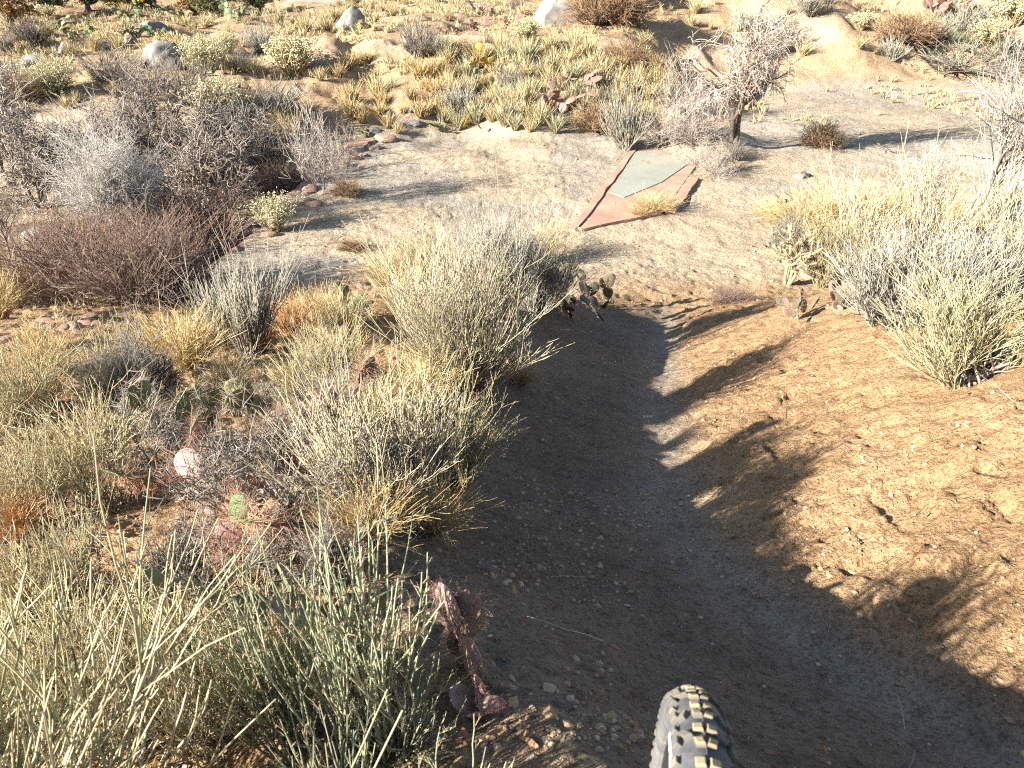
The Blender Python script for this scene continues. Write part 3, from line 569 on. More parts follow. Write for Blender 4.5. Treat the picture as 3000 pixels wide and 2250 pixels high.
for k, px, py, h, rz, wf, lab, cat in [
    ('main', 733, 143, 132, .0, .74, 'big bare tree with drooping whitish twigs growing on the concrete sill', 'tree'),
    ('dark', 162, 184, 84, .6, 1.1, 'forked bare tree with a dark trunk in the middle of the left thicket', 'tree'), ('dark2', 232, 210, 78, 2.1, .9, 'sprawling bare tree nearest the apron in the left thicket', 'tree'),
    ('dark', 185, 196, 66, 3.6, 1.2, 'crooked bare tree just right of the forked one', 'tree'), ('dark2', 44, 206, 80, 4.4, 1.1, 'broad bare tree above the flat boulder', 'tree'), ('dark', 14, 184, 95, 5.2, 1, 'dark-limbed bare tree at the left edge', 'tree'),
    ('dark2', 104, 200, 64, 1.0, 1.2, 'low tangled bare tree behind the silvery sapling', 'tree'), ('dark2', 262, 180, 52, 5.0, .9, 'low grey thicket tree behind the red-twigged shrub', 'tree'), ('dark', 215, 165, 48, .3, 1.3, 'low bare tree uphill behind the thicket', 'tree'),
    ('thin', 145, 140, 78, .5, 1, 'slender bare sapling rising above the thicket', 'sapling'), ('thin', 158, 120, 56, 2.5, 1, 'short bare sapling beyond the slender one', 'sapling'), ('silver', 128, 262, 112, .4, .95, 'silvery white bare sapling in front of the thicket', 'sapling'),
    ('thin', 12, 258, 78, 1.2, 1.1, 'thin bare sapling at the left edge beside the flat boulder', 'sapling'), ('right', 977, 222, 140, .2, .95, 'bare forked sapling at the right edge of the wash', 'sapling'), ('right', 1012, 205, 120, 2.4, .9, 'pale bare sapling cut by the right edge', 'sapling'),
    ('right', 925, 226, 70, 4, .8, 'small whitish sapling left of the forked one', 'sapling'), ('pink', 322, 206, 84, 0, .6, 'pinkish twiggy shrub on the red stones left of the apron', 'shrub'), ('pink', 343, 194, 54, 2, .6, 'lower twiggy shrub touching the pinkish one', 'shrub'),
    ('orange', 10, 24, 34, 0, 1.2, 'rusty orange leafy tree in the top left corner', 'tree'), ('green', 48, 16, 30, 1, 1.3, 'dark green leafy tree right of the rusty one', 'tree'), ('green', 88, 12, 28, 2, 1.3, 'dull green leafy tree left of the yellow one', 'tree'),
    ('green', 118, 9, 24, 3, 1.2, 'small green leafy tree touching the yellow one', 'tree'), ('yel', 156, 9, 26, 0, 1.5, 'bright yellow leafy tree on the far hillside', 'tree'), ('orange', 196, 14, 24, 3, 1.1, 'small orange-brown leafy tree right of the yellow one', 'tree'),
    ('green', 212, 18, 25, 4, 1.2, 'olive green bush before the white wall', 'tree'), ('green', 262, 14, 22, 5, 1.2, 'olive green bush right of the tall prickly pear', 'tree')]:
    plant(T[k], px, py, h, lab, cat, rz=rz, wf=wf, sink=.015)

# ---- shrubs
Bm = {}
Bm['big'] = broom('broom_shrub', n=190, wid=.62, rb=.15, th=.0045, mat='broomwhite', m2=5, m3=1, up=.09, wig=.075)
Bm['wisp'] = broom('broom_shrub', n=55, wid=.5, rb=.14, th=.0042, mat='broomwhite', m2=4, m3=2, up=.07, wig=.08)
Bm['messy'] = broom('broom_shrub', n=170, wid=1.05, rb=.18, th=.0048, mat='broomgrey', m2=6, m3=1, up=.05, wig=.10)
Bm['messy2'] = broom('broom_shrub', n=170, wid=1.1, rb=.2, th=.0048, mat='broom', m2=6, m3=1, up=.05, wig=.11)
Bm['grey'] = broom('broom_shrub', n=170, wid=.5, rb=.1, th=.004, mat='broomgrey', m2=6, m3=2, up=.10, wig=.07)
Bm['pale'] = broom('broom_shrub', n=230, wid=.6, rb=.13, th=.0035, mat='broom', tipmat='tips', m2=5, m3=0, up=.08, wig=.06)
Bm['fore'] = greenstems('broom_shrub')
Bm['fore2'] = greenstems('broom_shrub', n=38, amax=1.15, up=.10, th=.007, lean=(.25, 0), wig=.07, rb=.1)
Bm['fine'] = greenstems('broom_shrub', n=60, rb=.24, amax=.65, th=.0038, wig=.07, m2=2, sp=5, smat='broom')
Bm['woody'] = broom('woody_shrub', n=70, wid=.95, rb=.12, th=.0075, mat='wood', m2=5, m3=3, up=.04, wig=.12, woodn=20, spread_ang=.5)
Bm['sticks'] = tree('woody_shrub', trunks=8, spread=1.7, mat='wood', trunkmat='wood', th=.020, l1=3, l2=4, l3=4, l4=0, wig=.16, base=.55, twig_th=.0075, ang=.6)
Bm['upright'] = broom('broom_shrub', n=110, wid=.42, rb=.08, th=.0045, mat='broomgrey', m2=5, m3=0, up=.10, wig=.04)
Bm['far'] = broom('grey_shrub', n=90, wid=.75, rb=.12, th=.008, mat='broomgrey', m2=5, m3=0, up=.12, wig=.1)
Bm['farw'] = broom('dark_shrub', n=80, wid=.8, rb=.1, th=.008, mat='wood', m2=6, m3=0, up=.06, wig=.1)
Bm['rab'] = rabbitbrush('rabbitbrush', n=100); Bm['raby'] = rabbitbrush('rabbitbrush', n=110, mat='straw', puff=.05, dens=4)
Bm['maroon'] = ball('brown_shrub', n=110, mat='maroon', th=.006, m2=6, m3=4, wid=1.0, wig=.13, up=.07)
Bm['rust'] = ball('brown_shrub', n=80, mat='rust', th=.009, m2=6, m3=3, wid=.8, up=.05)
Bm['twigw'] = ball('twiggy_shrub', n=34, mat='twigwhite', trunkmat='wood', th=.005, m2=6, m3=4, wid=1.0, wig=.24, up=.0)
Bm['low'] = ball('grey_shrub', n=70, mat='broomgrey', trunkmat='wood', th=.01, m2=6, m3=0, wid=1.6, wig=.1, up=0)
for k, px, py, h, wf, lab in [
    ('big', 470, 377, 112, 1.0, 'large bleached broom shrub at the left edge of the trail'), ('wisp', 438, 345, 100, .9, 'bleached broom shrub behind and left of the large one'), ('grey', 505, 318, 88, .9, 'tall whitish shrub at the crest, rising over the apron'),
    ('pale', 425, 300, 58, 1.1, 'wispy pale shrub at the crest above the prickly pear clump'), ('grey', 535, 312, 72, 1.15, 'grey tangled shrub at the crest beside the dark prickly pear'), ('big', 395, 500, 118, 1.0, 'bleached shrub on the trail edge below the large one'),
    ('pale', 440, 480, 95, .95, 'pale green shrub spilling onto the trail shade'), ('grey', 352, 450, 70, .9, 'pale shrub between the woody tangle and the trail edge'), ('fore', 368, 752, 215, .85, 'foreground shrub with thick jointed green stems, nearest the trail'),
    ('fore', 300, 748, 190, .85, 'foreground green-stemmed shrub left of the nearest one'), ('fore2', 405, 752, 90, 1.0, 'low green-stemmed shrub arching out over the trail edge'), ('fore', 350, 880, 170, .8, 'added green-stemmed shrub at the bottom edge, shading the trail'), ('fore2', 440, 900, 150, 1.0, 'added unseen green-stemmed shrub below the bottom edge, shading the ground by the tyre'),  # the two rooted below the bottom edge are added to shade the trail
    ('fine', 215, 745, 150, 1.0, 'fine-stemmed shrub left of the green-stemmed pair'),
    ('fine', 120, 750, 140, 1.1, 'fine buff-tipped shrub in the bottom left corner'), ('fine', 40, 700, 120, 1.1, 'fine buff-tipped shrub at the left edge, lowest of three'), ('fine', 70, 600, 100, 1.1, 'fine buff-tipped shrub at the left edge, middle of three'),
    ('fine', 35, 520, 95, 1.1, 'pale green shrub at the left edge over golden grass'), ('fine', 110, 505, 95, 1.1, 'pale green shrub left of the spiny cactus heap'), ('woody', 95, 640, 50, .8, 'fine-stemmed shrub over the green cactus pads'),
    ('woody', 322, 470, 95, .8, 'dark woody shrub with long bare rods leaning left'),
    ('woody', 330, 590, 75, .8, 'dark woody tangle behind the foreground green stems'), ('woody', 185, 590, 70, .8, 'broken woody shrub between cactus heap and left shrubs'), ('grey', 120, 402, 58, 1.1, 'grey shrub with dark base above the cactus heap'), ('woody', 150, 392, 62, 1.0, 'small dark woody shrub in the golden grass'),
    ('sticks', 238, 520, 95, .9, 'open grey skeleton of thick dead branches in the cactus heap'), ('sticks', 290, 500, 95, .9, 'bare branching skeleton right in the cactus heap'), ('sticks', 200, 590, 90, .9, 'dead branch skeleton behind the pale green pads'), ('sticks', 265, 610, 80, .9, 'dark dead branches behind the foreground stems'), ('sticks', 345, 520, 80, .9, 'dead branch skeleton at the trail side of the heap'), ('sticks', 160, 470, 80, .8, 'dead branch skeleton at the left of the cactus heap'),
    ('upright', 250, 352, 88, .9, 'upright silver-grey shrub before the shaded wash'), ('upright', 225, 345, 66, 1.0, 'shorter silver-grey shrub left of the upright one'), ('fine', 25, 420, 80, 1.3, 'thin green-grey shrub at the left edge by the golden grass'), ('pale', 335, 400, 66, 1.1, 'low pale shrub before the prickly pear clump'),
    ('messy', 905, 328, 78, 1.1, 'silvery shrub at the foot of the right bank, left of its neighbours'), ('messy2', 990, 368, 88, 1.1, 'large pale shrub at the right edge nearest the trail'), ('messy', 960, 320, 80, 1.2, 'bleached shrub behind the large pale one on the right'),
    ('messy2', 1020, 300, 84, 1.1, 'tall bleached shrub cut by the right edge'), ('wisp', 862, 272, 80, 1, 'whitish shrub rising in front of the golden grass'), ('pale', 825, 284, 56, 1.2, 'small pale shrub just right of the cholla'), ('wisp', 935, 268, 90, .9, 'whitish shrub before the bare forked sapling'),
    ('grey', 790, 262, 40, 1.2, 'little white-stemmed shrub behind the cholla'), ('wisp', 1010, 262, 100, .9, 'pale shrub below the sapling at the right edge'),
    ('maroon', 88, 298, 70, 1.1, 'dense maroon-brown shrub left in front of the silvery sapling'), ('maroon', 150, 300, 70, .95, 'dense maroon-brown shrub below the silvery sapling'), ('maroon', 176, 280, 44, 1.1, 'dense maroon-brown shrub nearest the shaded wash'), ('maroon', 180, 262, 60, 1.3, 'brown shrub behind the maroon ones'),
    ('rust', 60, 246, 20, 1.5, 'small rusty shrub beside the flat boulder'), ('maroon', 285, 196, 30, 1.2, 'small dark brown shrub by the red stones'), ('rust', 347, 196, 14, 1.3, 'straw and rust shrub at the apron edge'), ('rab', 276, 232, 32, 1.2, 'cream-headed rabbitbrush at the apron corner'),
    ('rab', 206, 77, 32, 1.3, 'rabbitbrush right of the largest boulder'), ('rab', 57, 94, 28, 1.5, 'broad rabbitbrush below the boulder row at left'), ('raby', 293, 76, 33, 1.35, 'rounded yellow-green rabbitbrush left of the grassy bank'), ('raby', 218, 124, 36, 1.35, 'pale yellow rabbitbrush above the thicket'),
    ('rab', 228, 54, 18, 1.2, 'small rabbitbrush uphill of the rounded one'), ('far', 261, 52, 22, 1.4, 'silver-grey shrub uphill with a dark shadow'), ('far', 268, 122, 34, 1.4, 'silver-grey shrub at the thicket top'), ('farw', 241, 70, 16, 1.2, 'small grey shrub between two rabbitbrushes'),
    ('farw', 118, 88, 32, 1.4, 'grey twiggy shrub below the largest boulder'), ('raby', 45, 20, 12, 1.8, 'cream shrub under the dark green tree'), ('farw', 35, 46, 24, 1.3, 'dark twiggy bush above the boulder row'), ('farw', 6, 52, 16, 1.3, 'dark bush at the left edge above the boulders'),
    ('far', 8, 88, 20, 1.6, 'grey shrub at the left edge below the boulders'), ('rust', 24, 100, 22, 1.2, 'rusty grass-like shrub below the boulders'), ('farw', 190, 106, 34, 1.4, 'grey twiggy shrub under the small sapling'), ('far', 232, 146, 34, 1.3, 'grey shrub inside the thicket'),
    ('farw', 417, 58, 30, 1.2, 'dark grey spiky shrub on the dirt slope left of the bank'), ('far', 440, 56, 14, 1.4, 'small grey shrub touching the spiky one'), ('raby', 525, 45, 20, 1.3, 'straw shrub on the path edge below the far terrace'), ('far', 467, 112, 24, 1.5, 'grey-green mound shrub in the middle of the bank'),
    ('far', 515, 90, 18, 1.5, 'grey shrub in the upper bank grass'), ('rust', 598, 131, 26, 1.0, 'round rust-brown shrub at the foot of the bank'), ('far', 628, 150, 50, .75, 'blue-grey upright shrub at the left of the grey slab'), ('rust', 627, 66, 20, 1.5, 'brown shrub at the top right of the bank'),
    ('rust', 598, 24, 34, 1.0, 'brown brush between the two big boulders'), ('rust', 622, 22, 30, 1.2, 'brown brush before the shaded boulder'), ('rust', 550, 22, 16, .9, 'wispy brown brush left of the big pale boulder'), ('farw', 516, 12, 12, 1.3, 'thin grey bush on the far terrace'),
    ('far', 783, 52, 26, 1.3, 'grey shrub on the right bank above the sill'), ('far', 812, 16, 20, 1.7, 'grey-green shrub high on the right bank'), ('far', 745, 30, 16, 1.6, 'pale shrub behind the top of the big tree'), ('rust', 901, 44, 26, 1.3, 'round brown shrub on the right hillside'),
    ('raby', 861, 30, 14, 1.5, 'straw shrub under the rill on the right bank'), ('low', 960, 70, 22, 1.5, 'low spreading grey shrub at the foot of the right hillside'), ('low', 1012, 62, 24, 1.4, 'dark spreading shrub at the right edge of the hillside'), ('far', 893, 60, 18, 1.4, 'grey-green shrub below the round brown one'),
    ('raby', 1012, 26, 30, 1.3, 'yellow-green shrub in the top right corner'), ('far', 962, 30, 22, 1.5, 'grey-green shrub beside the purple prickly pear'), ('far', 930, 44, 24, 1.5, 'grey-green shrub right of the round brown one'), ('raby', 985, 48, 22, 1.4, 'yellow-green shrub above the spreading one'),
    ('twigw', 664, 146, 42, 0.8, 'whitish twiggy shrub over the grey slab'), ('twigw', 694, 144, 50, 0.8, 'tall whitish twiggy shrub left of the big tree'), ('twigw', 716, 176, 24, 0.9, 'whitish twiggy shrub hanging over the near end of the sill'), ('twigw', 678, 112, 44, 0.8, 'pinkish white twiggy shrub left behind the big tree'),
    ('twigw', 765, 60, 36, 0.68, 'fine white twiggy shrub behind the far end of the sill'), ('twigw', 700, 166, 22, 1.0, 'low whitish twigs trailing on the red sill'), ('farw', 718, 172, 20, 1.1, 'dead brown root tangle under the big tree'), ('farw', 736, 160, 16, 1.1, 'dark debris heap at the foot of the big tree'),
    ('rust', 820, 146, 20, 1.2, 'heap of dead brush in the wash under the tree shadow'), ('far', 836, 148, 14, 1.2, 'grey dead twigs on the heap in the wash'), ('maroon', 732, 304, 12, 2, 'flat dead twig clump on the trail'), ('rust', 352, 252, 10, 1.6, 'small dead clump at the far edge of the shaded wash')]:
    plant(Bm[k], px, py, h, lab, 'shrub', wf=wf, sink=.015)

put(Bm['messy2'], (-.80, .42, float(Hf(-.80, .42))), 'added unseen broom shrub outside the bottom left edge, shading the trail', 'shrub', s=.55)  # unseen shrub added to cast shade on the ground by the tyre
# ---- golden grass clumps
G = {k: tuft('grass_clump', n=n, wid=wd, mat=m, th=th, droop=dr, m2=m2) for k, n, wd, m, th, dr, m2 in [('gold', 420, .8, 'gold', .005, .55, 2), ('gold2', 360, 1.1, 'gold', .006, .75, 2), ('straw', 300, .7, 'straw', .006, .5, 1), ('red', 260, .7, 'redgrass', .006, .4, 2)]}
for k, px, py, h, wf, lab in [
    ('gold', 190, 366, 52, 1.1, 'golden grass clump below the silver-grey shrubs'), ('gold', 160, 352, 34, 1.1, 'small golden clump above the dark woody shrub'), ('gold', 44, 372, 40, 1.1, 'golden grass clump at left below the red stones'), ('gold', 45, 408, 44, 1.1, 'golden grass clump under the upper one at left'),
    ('gold', 18, 306, 44, .9, 'tall golden clump at the left edge beside the maroon shrub'), ('gold', 2, 318, 40, .9, 'golden clump cut by the left edge'), ('gold', 38, 348, 22, 1.2, 'low orange clump on the red stones'), ('red', 292, 336, 40, .9, 'orange-red grass right of the upright silver shrub'),
    ('gold', 320, 326, 36, 1.0, 'golden grass round the prickly pear clump'), ('gold', 415, 318, 44, 1.2, 'golden grass left of the tall crest shrub'), ('gold', 440, 292, 40, 1.2, 'golden grass behind the crest shrubs on the left'), ('gold', 425, 392, 40, 1.2, 'golden grass at the foot of the large bleached shrub'), ('straw', 375, 420, 46, 1.2, 'straw grass between the bleached shrubs'), ('straw', 345, 335, 40, 1.1, 'straw grass below the prickly pear clump'), ('red', 262, 350, 30, 1, 'reddish grass at the foot of the upright shrub'), ('gold', 340, 380, 46, 1.2, 'pale golden grass left of the large bleached shrub'),
    ('straw', 300, 400, 40, 1.3, 'straw grass on the slope above the woody rods'), ('straw', 230, 390, 36, 1.3, 'straw grass right of the golden clump'), ('gold', 395, 290, 40, 1.1, 'golden grass at the crest among pale shrubs'), ('gold', 545, 262, 36, 1.0, 'golden grass behind the crest shrubs'), ('gold', 520, 385, 22, 1.5, 'low golden grass at the trail edge below the large shrub'),
    ('gold', 430, 530, 50, 1.2, 'golden grass under the pale green shrub at the trail edge'), ('gold', 370, 540, 55, 1.2, 'golden grass left of the shaded trail'), ('gold2', 800, 232, 36, 1.3, 'golden grass at the left end of the wash strip'), ('gold2', 830, 230, 40, 1.3, 'thick golden grass beside the dark wedge rock'),
    ('gold2', 862, 226, 34, 1.2, 'golden grass in the middle of the wash strip'), ('gold', 898, 226, 32, 1.2, 'golden grass right of the middle one in the wash strip'), ('gold2', 938, 228, 28, 1.2, 'golden grass by the whitish sapling'), ('gold', 965, 232, 26, 1.2, 'golden grass at the foot of the forked sapling'), ('gold', 775, 224, 22, 1.4, 'ragged golden tuft at the left tip of the wash strip'),
    ('gold', 655, 212, 18, 1.7, 'golden tuft on the near corner of the sill'), ('gold', 640, 216, 12, 1.6, 'short golden tuft on the front kerb'), ('straw', 100, 470, 70, 1.2, 'straw grass between the left shrubs'), ('straw', 20, 620, 80, 1.3, 'straw grass at the left edge of the foreground'), ('straw', 190, 680, 80, 1.3, 'straw grass among the green cactus pads'),
    ('red', 22, 535, 40, 1.4, 'rust-red grass patch at the left edge'), ('straw', 80, 680, 90, 1.3, 'straw grass in the bottom left corner'), ('straw', 255, 700, 80, 1.2, 'straw grass behind the foreground stems'), ('gold', 275, 110, 18, 1, 'golden tuft on the thicket slope'), ('gold', 283, 142, 26, 1, 'round golden tuft at the thicket right end')]:
    plant(G[k], px, py, h, lab, 'grass clump', wf=wf)
# tussocks on the bank above the apron
Ts = [tuft('tussock', n=170, wid=.5, mat=m, th=.011, droop=.3) for m in ('straw', 'sage', 'gold', 'straw')]
pts = []
x0 = [(378, 96, 20), (352, 102, 18), (383, 107, 16), (352, 118, 20), (362, 122, 16), (380, 114, 12), (388, 128, 14), (403, 114, 10), (398, 133, 10), (418, 79, 18), (409, 71, 14), (432, 77, 16), (441, 73, 14), (454, 76, 12), (428, 90, 14), (436, 96, 16), (412, 100, 14), (421, 117, 18), (432, 114, 16), (349, 70, 16), (358, 66, 14), (367, 64, 14), (340, 78, 14)]
for (a, b2, c2) in x0:
    p, d = pix(a, b2); pts.append(tuple(p[0][:2])); h = c2 * d[0] / F / .87
    put(Ts[2], tuple(p[0]), 'golden rounded tussock at the left end of the bank', 'tussock', 'golden tussocks at the left end of the bank', s=(h * 1.25, h * 1.25, h))
cnt = 0
while cnt < 118:
    a, b2 = random.uniform(440, 668), random.uniform(52, 133)
    if b2 < 50 + .0 * a or (a > 600 and b2 < 70 + (a - 600) * .1) : continue
    p, d = pix(a, b2); q = tuple(p[0][:2])
    if on_path(np.array(q[0]), np.array(q[1])) > .3: cnt += .05; continue
    if min(math.hypot(q[0] - u[0], q[1] - u[1]) for u in pts) < .33: cnt += .05; continue
    pts.append(q); k = random.choice([0, 1, 1, 3, 0, 2]) if a < 590 else random.choice([0, 2, 0, 1, 3]); h = random.uniform(.34, .62); cnt += 1
    lab = {0: 'straw-coloured tussock', 3: 'straw-coloured tussock', 1: 'grey-green tussock', 2: 'golden tussock'}[k]
    put(Ts[k], tuple(p[0]), lab + ' on the bank above the apron', 'tussock', lab + 's on the bank', s=(h * 1.1, h * 1.1, h))
for (x_, a0, a1, b0, b1, n, lab, grp) in [(1, 880, 1024, 2, 58, 46, 'grey-green tussock on the right hillside', 'tussocks on the right hillside'), (0, 330, 560, 2, 22, 26, 'straw tussock on the far terrace', 'tussocks on the far terrace'),
                                          (0, 0, 330, 15, 120, 60, 'straw tussock on the left hillside', 'tussocks on the left hillside'), (3, 640, 880, 2, 60, 22, 'straw tussock on the bare right bank', 'tussocks on the bare right bank')]:
    for _ in range(n):
        p, d = pix(random.uniform(a0, a1), random.uniform(b0, b1)); h = random.uniform(.16, .5)
        if on_path(p[:, 0], p[:, 1])[0] > .3: continue
        put(Ts[x_], tuple(p[0]), lab, 'tussock', grp, s=(h * 1.4, h * 1.4, h))

# ---- cacti
PK = {}
def cactus(key, px, py, hpx, lab, **kw):
    p, d = pix(px, py); h = hpx * d[0] / (F * .87); r = prickly('prickly_pear', **kw)
    return put(r, (p[0, 0], p[0, 1], p[0, 2] - .01), lab, 'cactus', s=h)
cactus(0, 250, 500, 91, 'purple spiny prickly pear in the heart of the cactus heap', pads=16, size=0.65, mat='padpurple', alt='padpink', spinemat='redspine', spread=.9, spn=60, spl=.30, seed=3)
cactus(0, 200, 448, 76, 'pale green prickly pear at the top left of the cactus heap', pads=10, size=0.54, mat='padgreen', alt='padpink', spread=.6, spn=50, spl=.22, seed=5)
cactus(0, 178, 490, 70, 'pale-padded prickly pear between woody shrubs in the heap', pads=10, size=0.54, mat='padpink', alt='padgreen', spinemat='redspine', spread=.7, spn=50, spl=.26, seed=8)
cactus(0, 248, 445, 70, 'dark green prickly pear at the top right of the cactus heap', pads=12, size=0.50, mat='padgreen', spread=.8, spn=44, spl=.22, seed=9)
cactus(0, 305, 475, 76, 'purple prickly pear with orange spines beside the leaning rods', pads=13, size=0.58, mat='padpurple', alt='padpink', spinemat='redspine', spread=.8, spn=60, spl=.3, seed=12)
cactus(0, 285, 545, 81, 'spiny purple prickly pear under the dark woody tangle', pads=12, size=0.58, mat='padpurple', alt='padgreen', spinemat='redspine', spread=.9, spn=60, spl=.3, seed=14)
cactus(0, 215, 560, 70, 'reddish prickly pear low in the woody tangle', pads=12, size=0.58, mat='padpurple', alt='padpink', spinemat='redspine', spread=.9, spn=50, spl=.3, seed=15)
cactus(0, 240, 628, 87, 'smooth green prickly pear behind the foreground stems', pads=7, size=0.68, mat='padgreen', spread=.5, spn=26, spl=.10, seed=20)
cactus(0, 322, 630, 83, 'green prickly pear right of the smooth one behind the stems', pads=7, size=0.65, mat='padgreen', alt='padpurple', spread=.5, spn=26, spl=.12, seed=22)
cactus(0, 132, 640, 56, 'pale green prickly pear with shadow stripes at lower left', pads=7, size=0.65, mat='padgreen', spread=.5, spn=24, spl=.12, seed=23)
cactus(0, 150, 700, 61, 'dark green prickly pear low in the left foreground', pads=10, size=0.61, mat='padgreen', spread=.7, spn=30, spl=.14, seed=24)
cactus(0, 468, 668, 84, 'pink spiny prickly pear with one upright pad at the trail edge', pads=6, size=.62, mat='padpink', alt='padpurple', spinemat='redspine', spread=.24, spn=55, spl=.13, seed=29)
cactus(0, 476, 706, 54, 'low rosy prickly pear pad cluster at the foot of the trail edge', pads=5, size=.8, mat='padpink', spinemat='redspine', spread=.25, spn=40, spl=.09, seed=28)
cactus(0, 340, 690, 51, 'greyish prickly pear inside the foreground stems', pads=7, size=0.65, mat='padgreen', alt='padpurple', spread=.5, spn=30, spl=.14, seed=31)
cactus(0, 452, 394, 28, 'dark red spiny cactus under the large bleached shrub', pads=13, size=0.54, mat='padpurple', spinemat='redspine', spread=.9, spn=50, spl=.45, seed=33)
cactus(0, 476, 388, 20, 'yellow-orange cactus at the foot of the large bleached shrub', pads=6, size=0.72, mat='padyellow', spinemat='redspine', spread=.5, spn=50, spl=.4, seed=34)
cactus(0, 352, 324, 38, 'prickly pear clump in golden grass at the crest', pads=21, size=0.36, mat='padgreen', spread=.8, spn=22, spl=.10, seed=36)
cactus(0, 332, 322, 28, 'small green prickly pear left of the clump at the crest', pads=13, size=0.43, mat='padgreen', spread=.8, spn=22, spl=.10, seed=37)
cactus(0, 578, 314, 35, 'shade-dark round-padded prickly pear leaning over the trail', pads=24, size=0.32, mat='paddark', alt='padpurple', spread=1.0, spn=22, spl=.08, seed=40)
cactus(0, 598, 304, 28, 'shade-dark prickly pear with three raised pads at the trail head', pads=12, size=0.36, mat='paddark', spread=.5, spn=22, spl=.08, seed=41)
cactus(0, 812, 314, 27, 'shade-dark brown-green prickly pear at the foot of the right bank', pads=18, size=0.45, mat='paddark', alt='padpurple', spread=1.1, spn=26, spl=.14, seed=43)
cactus(0, 838, 310, 33, 'prickly pear with one large shade-dark pad under the silvery shrub', pads=10, size=0.54, mat='paddark', alt='padpurple', spread=.7, spn=26, spl=.12, seed=44)
cactus(0, 870, 312, 14, 'small pink prickly pear pad group in shrub roots', pads=6, size=0.65, mat='padpink', spinemat='redspine', spread=.4, spn=26, spl=.14, seed=45)
cactus(0, 925, 350, 16, 'small purple prickly pear below the bleached shrub', pads=7, size=0.58, mat='padpurple', spread=.5, spn=26, spl=.14, seed=46)
FP = {'g': prickly('prickly_pear', 26, .34, 'padfar', spread=.7, detail=False, spn=8, spl=.05, seed=51), 'g2': prickly('prickly_pear', 20, .36, 'padgreen', spread=.6, detail=False, spn=8, spl=.05, seed=52), 'p': prickly('prickly_pear', 22, .36, 'padpurple', spread=.8, detail=False, spn=8, spl=.05, seed=53), 'y': prickly('prickly_pear', 14, .42, 'padyellow', spread=.6, detail=False, spn=8, spl=.05, seed=54)}
for k, px, py, h, wf, lab in [
    ('g', 131, 20, 16, 1.2, 'green prickly pear with a long dark shadow on the far hillside'), ('g', 236, 19, 18, 1.1, 'tall green prickly pear before the olive bushes'), ('g', 83, 40, 14, 1.5, 'green prickly pear between two boulders uphill'), ('g', 133, 37, 14, 1.4, 'green prickly pear left of the slanting boulder'),
    ('g', 157, 36, 12, 1.4, 'green prickly pear in front of the slanting boulder'), ('g2', 180, 20, 14, 1.4, 'olive prickly pear uphill of the little grey stone'), ('g2', 60, 30, 12, 1.5, 'olive prickly pear below the cream shrub'), ('g2', 64, 98, 14, 1.3, 'dark prickly pear under the broad rabbitbrush'), ('g2', 286, 28, 10, 1.5, 'olive prickly pear on the open hillside'),
    ('y', 488, 66, 18, 1.3, 'yellow-green prickly pear high on the bank'), ('g2', 474, 66, 16, 1.3, 'green prickly pear left of the yellow one on the bank'), ('g2', 484, 92, 18, 1.0, 'green prickly pear in the middle of the bank'), ('y', 462, 129, 12, 1.3, 'yellow-green prickly pear at the foot of the bank'), ('g2', 438, 130, 9, 1.8, 'dark prickly pear at the bank foot beside the rounded stone'),
    ('p', 499, 130, 20, 1.1, 'purple prickly pear at the foot of the bank'), ('p', 550, 108, 24, 1.3, 'brown-purple prickly pear clump in the bank grass'), ('p', 566, 86, 14, 1.2, 'dark prickly pear near the top of the bank'), ('p', 470, 31, 10, 1.6, 'purple prickly pear on the path left of its neighbours'), ('p', 450, 34, 7, 1.6, 'low purple prickly pear at the left end of the path'),
    ('p', 504, 25, 8, 1.9, 'purple prickly pear on the path nearest the big boulder'), ('p', 478, 16, 10, 1.5, 'purple prickly pear below the small whitish rock'), ('p', 917, 16, 20, 1.4, 'large purple prickly pear high on the right hillside'), ('p', 940, 12, 18, 1.3, 'purple prickly pear right of the large one'), ('y', 975, 14, 14, 1.4, 'yellow-green prickly pear in the top right corner'),
    ('g2', 368, 28, 8, 1.4, 'small green prickly pear behind the tall blocky boulder'), ('g2', 351, 34, 7, 1.5, 'small prickly pear at the foot of the blocky boulder'), ('g2', 366, 136, 9, 1.3, 'dark green prickly pear on the corner by the red stones')]:
    plant(FP[k], px, py, h, lab, 'cactus', wf=wf)
plant(cholla('cholla'), 788, 284, 50, 'spiny cholla with crooked jointed arms at the trail side', 'cactus', wf=1.0)

# ---- fallen sticks
def stick(name, pts, r, mat, lab, cat='stick'):
    P = np.array([[*p, 0] for p in pts], float); P[:, 2] = Hf(P[:, 0], P[:, 1]) + r * 1.2 + .01; t = Tubes(); q = np.linspace(0, len(P) - 1, 14); i = np.clip(q.astype(int), 0, len(P) - 2); f = (q - i)[:, None]
    Q = P[i] * (1 - f) + P[i + 1] * f; Q[:, 2] = np.maximum(Q[:, 2], Hf(Q[:, 0], Q[:, 1]) + r * .6) + rng.random(14) * r; Q[1:-1, :2] += rng.normal(0, r * .8, (12, 2))
    t.add(Q[None], r * np.linspace(1.1, .5, 14), 7); B = fork(Q[None], 6, .2, .95, .25, .6, 5, .02, .1); t.add(B, r * np.linspace(.5, .2, 5), 5); tag(t.build(name, M[mat]), lab, cat)
stick('fallen_branch', [xy(955, 383), xy(985, 370), xy(1024, 362)], .012, 'wood', 'long grey fallen branch below the large pale shrub at right')
stick('fallen_branch', [xy(1018, 348), xy(960, 340), xy(935, 332)], .008, 'broomwhite', 'thin bleached branch lying in the shrubs above the long one')
stick('fallen_branch', [xy(873, 112 + 30), xy(890, 153), xy(905, 154)], .018, 'darkwood', 'short dark branch lying in the open wash')
stick('fallen_branch', [xy(300, 738), xy(245, 728), xy(222, 745)], .007, 'broomwhite', 'looped white dead stem under the foreground shrub')
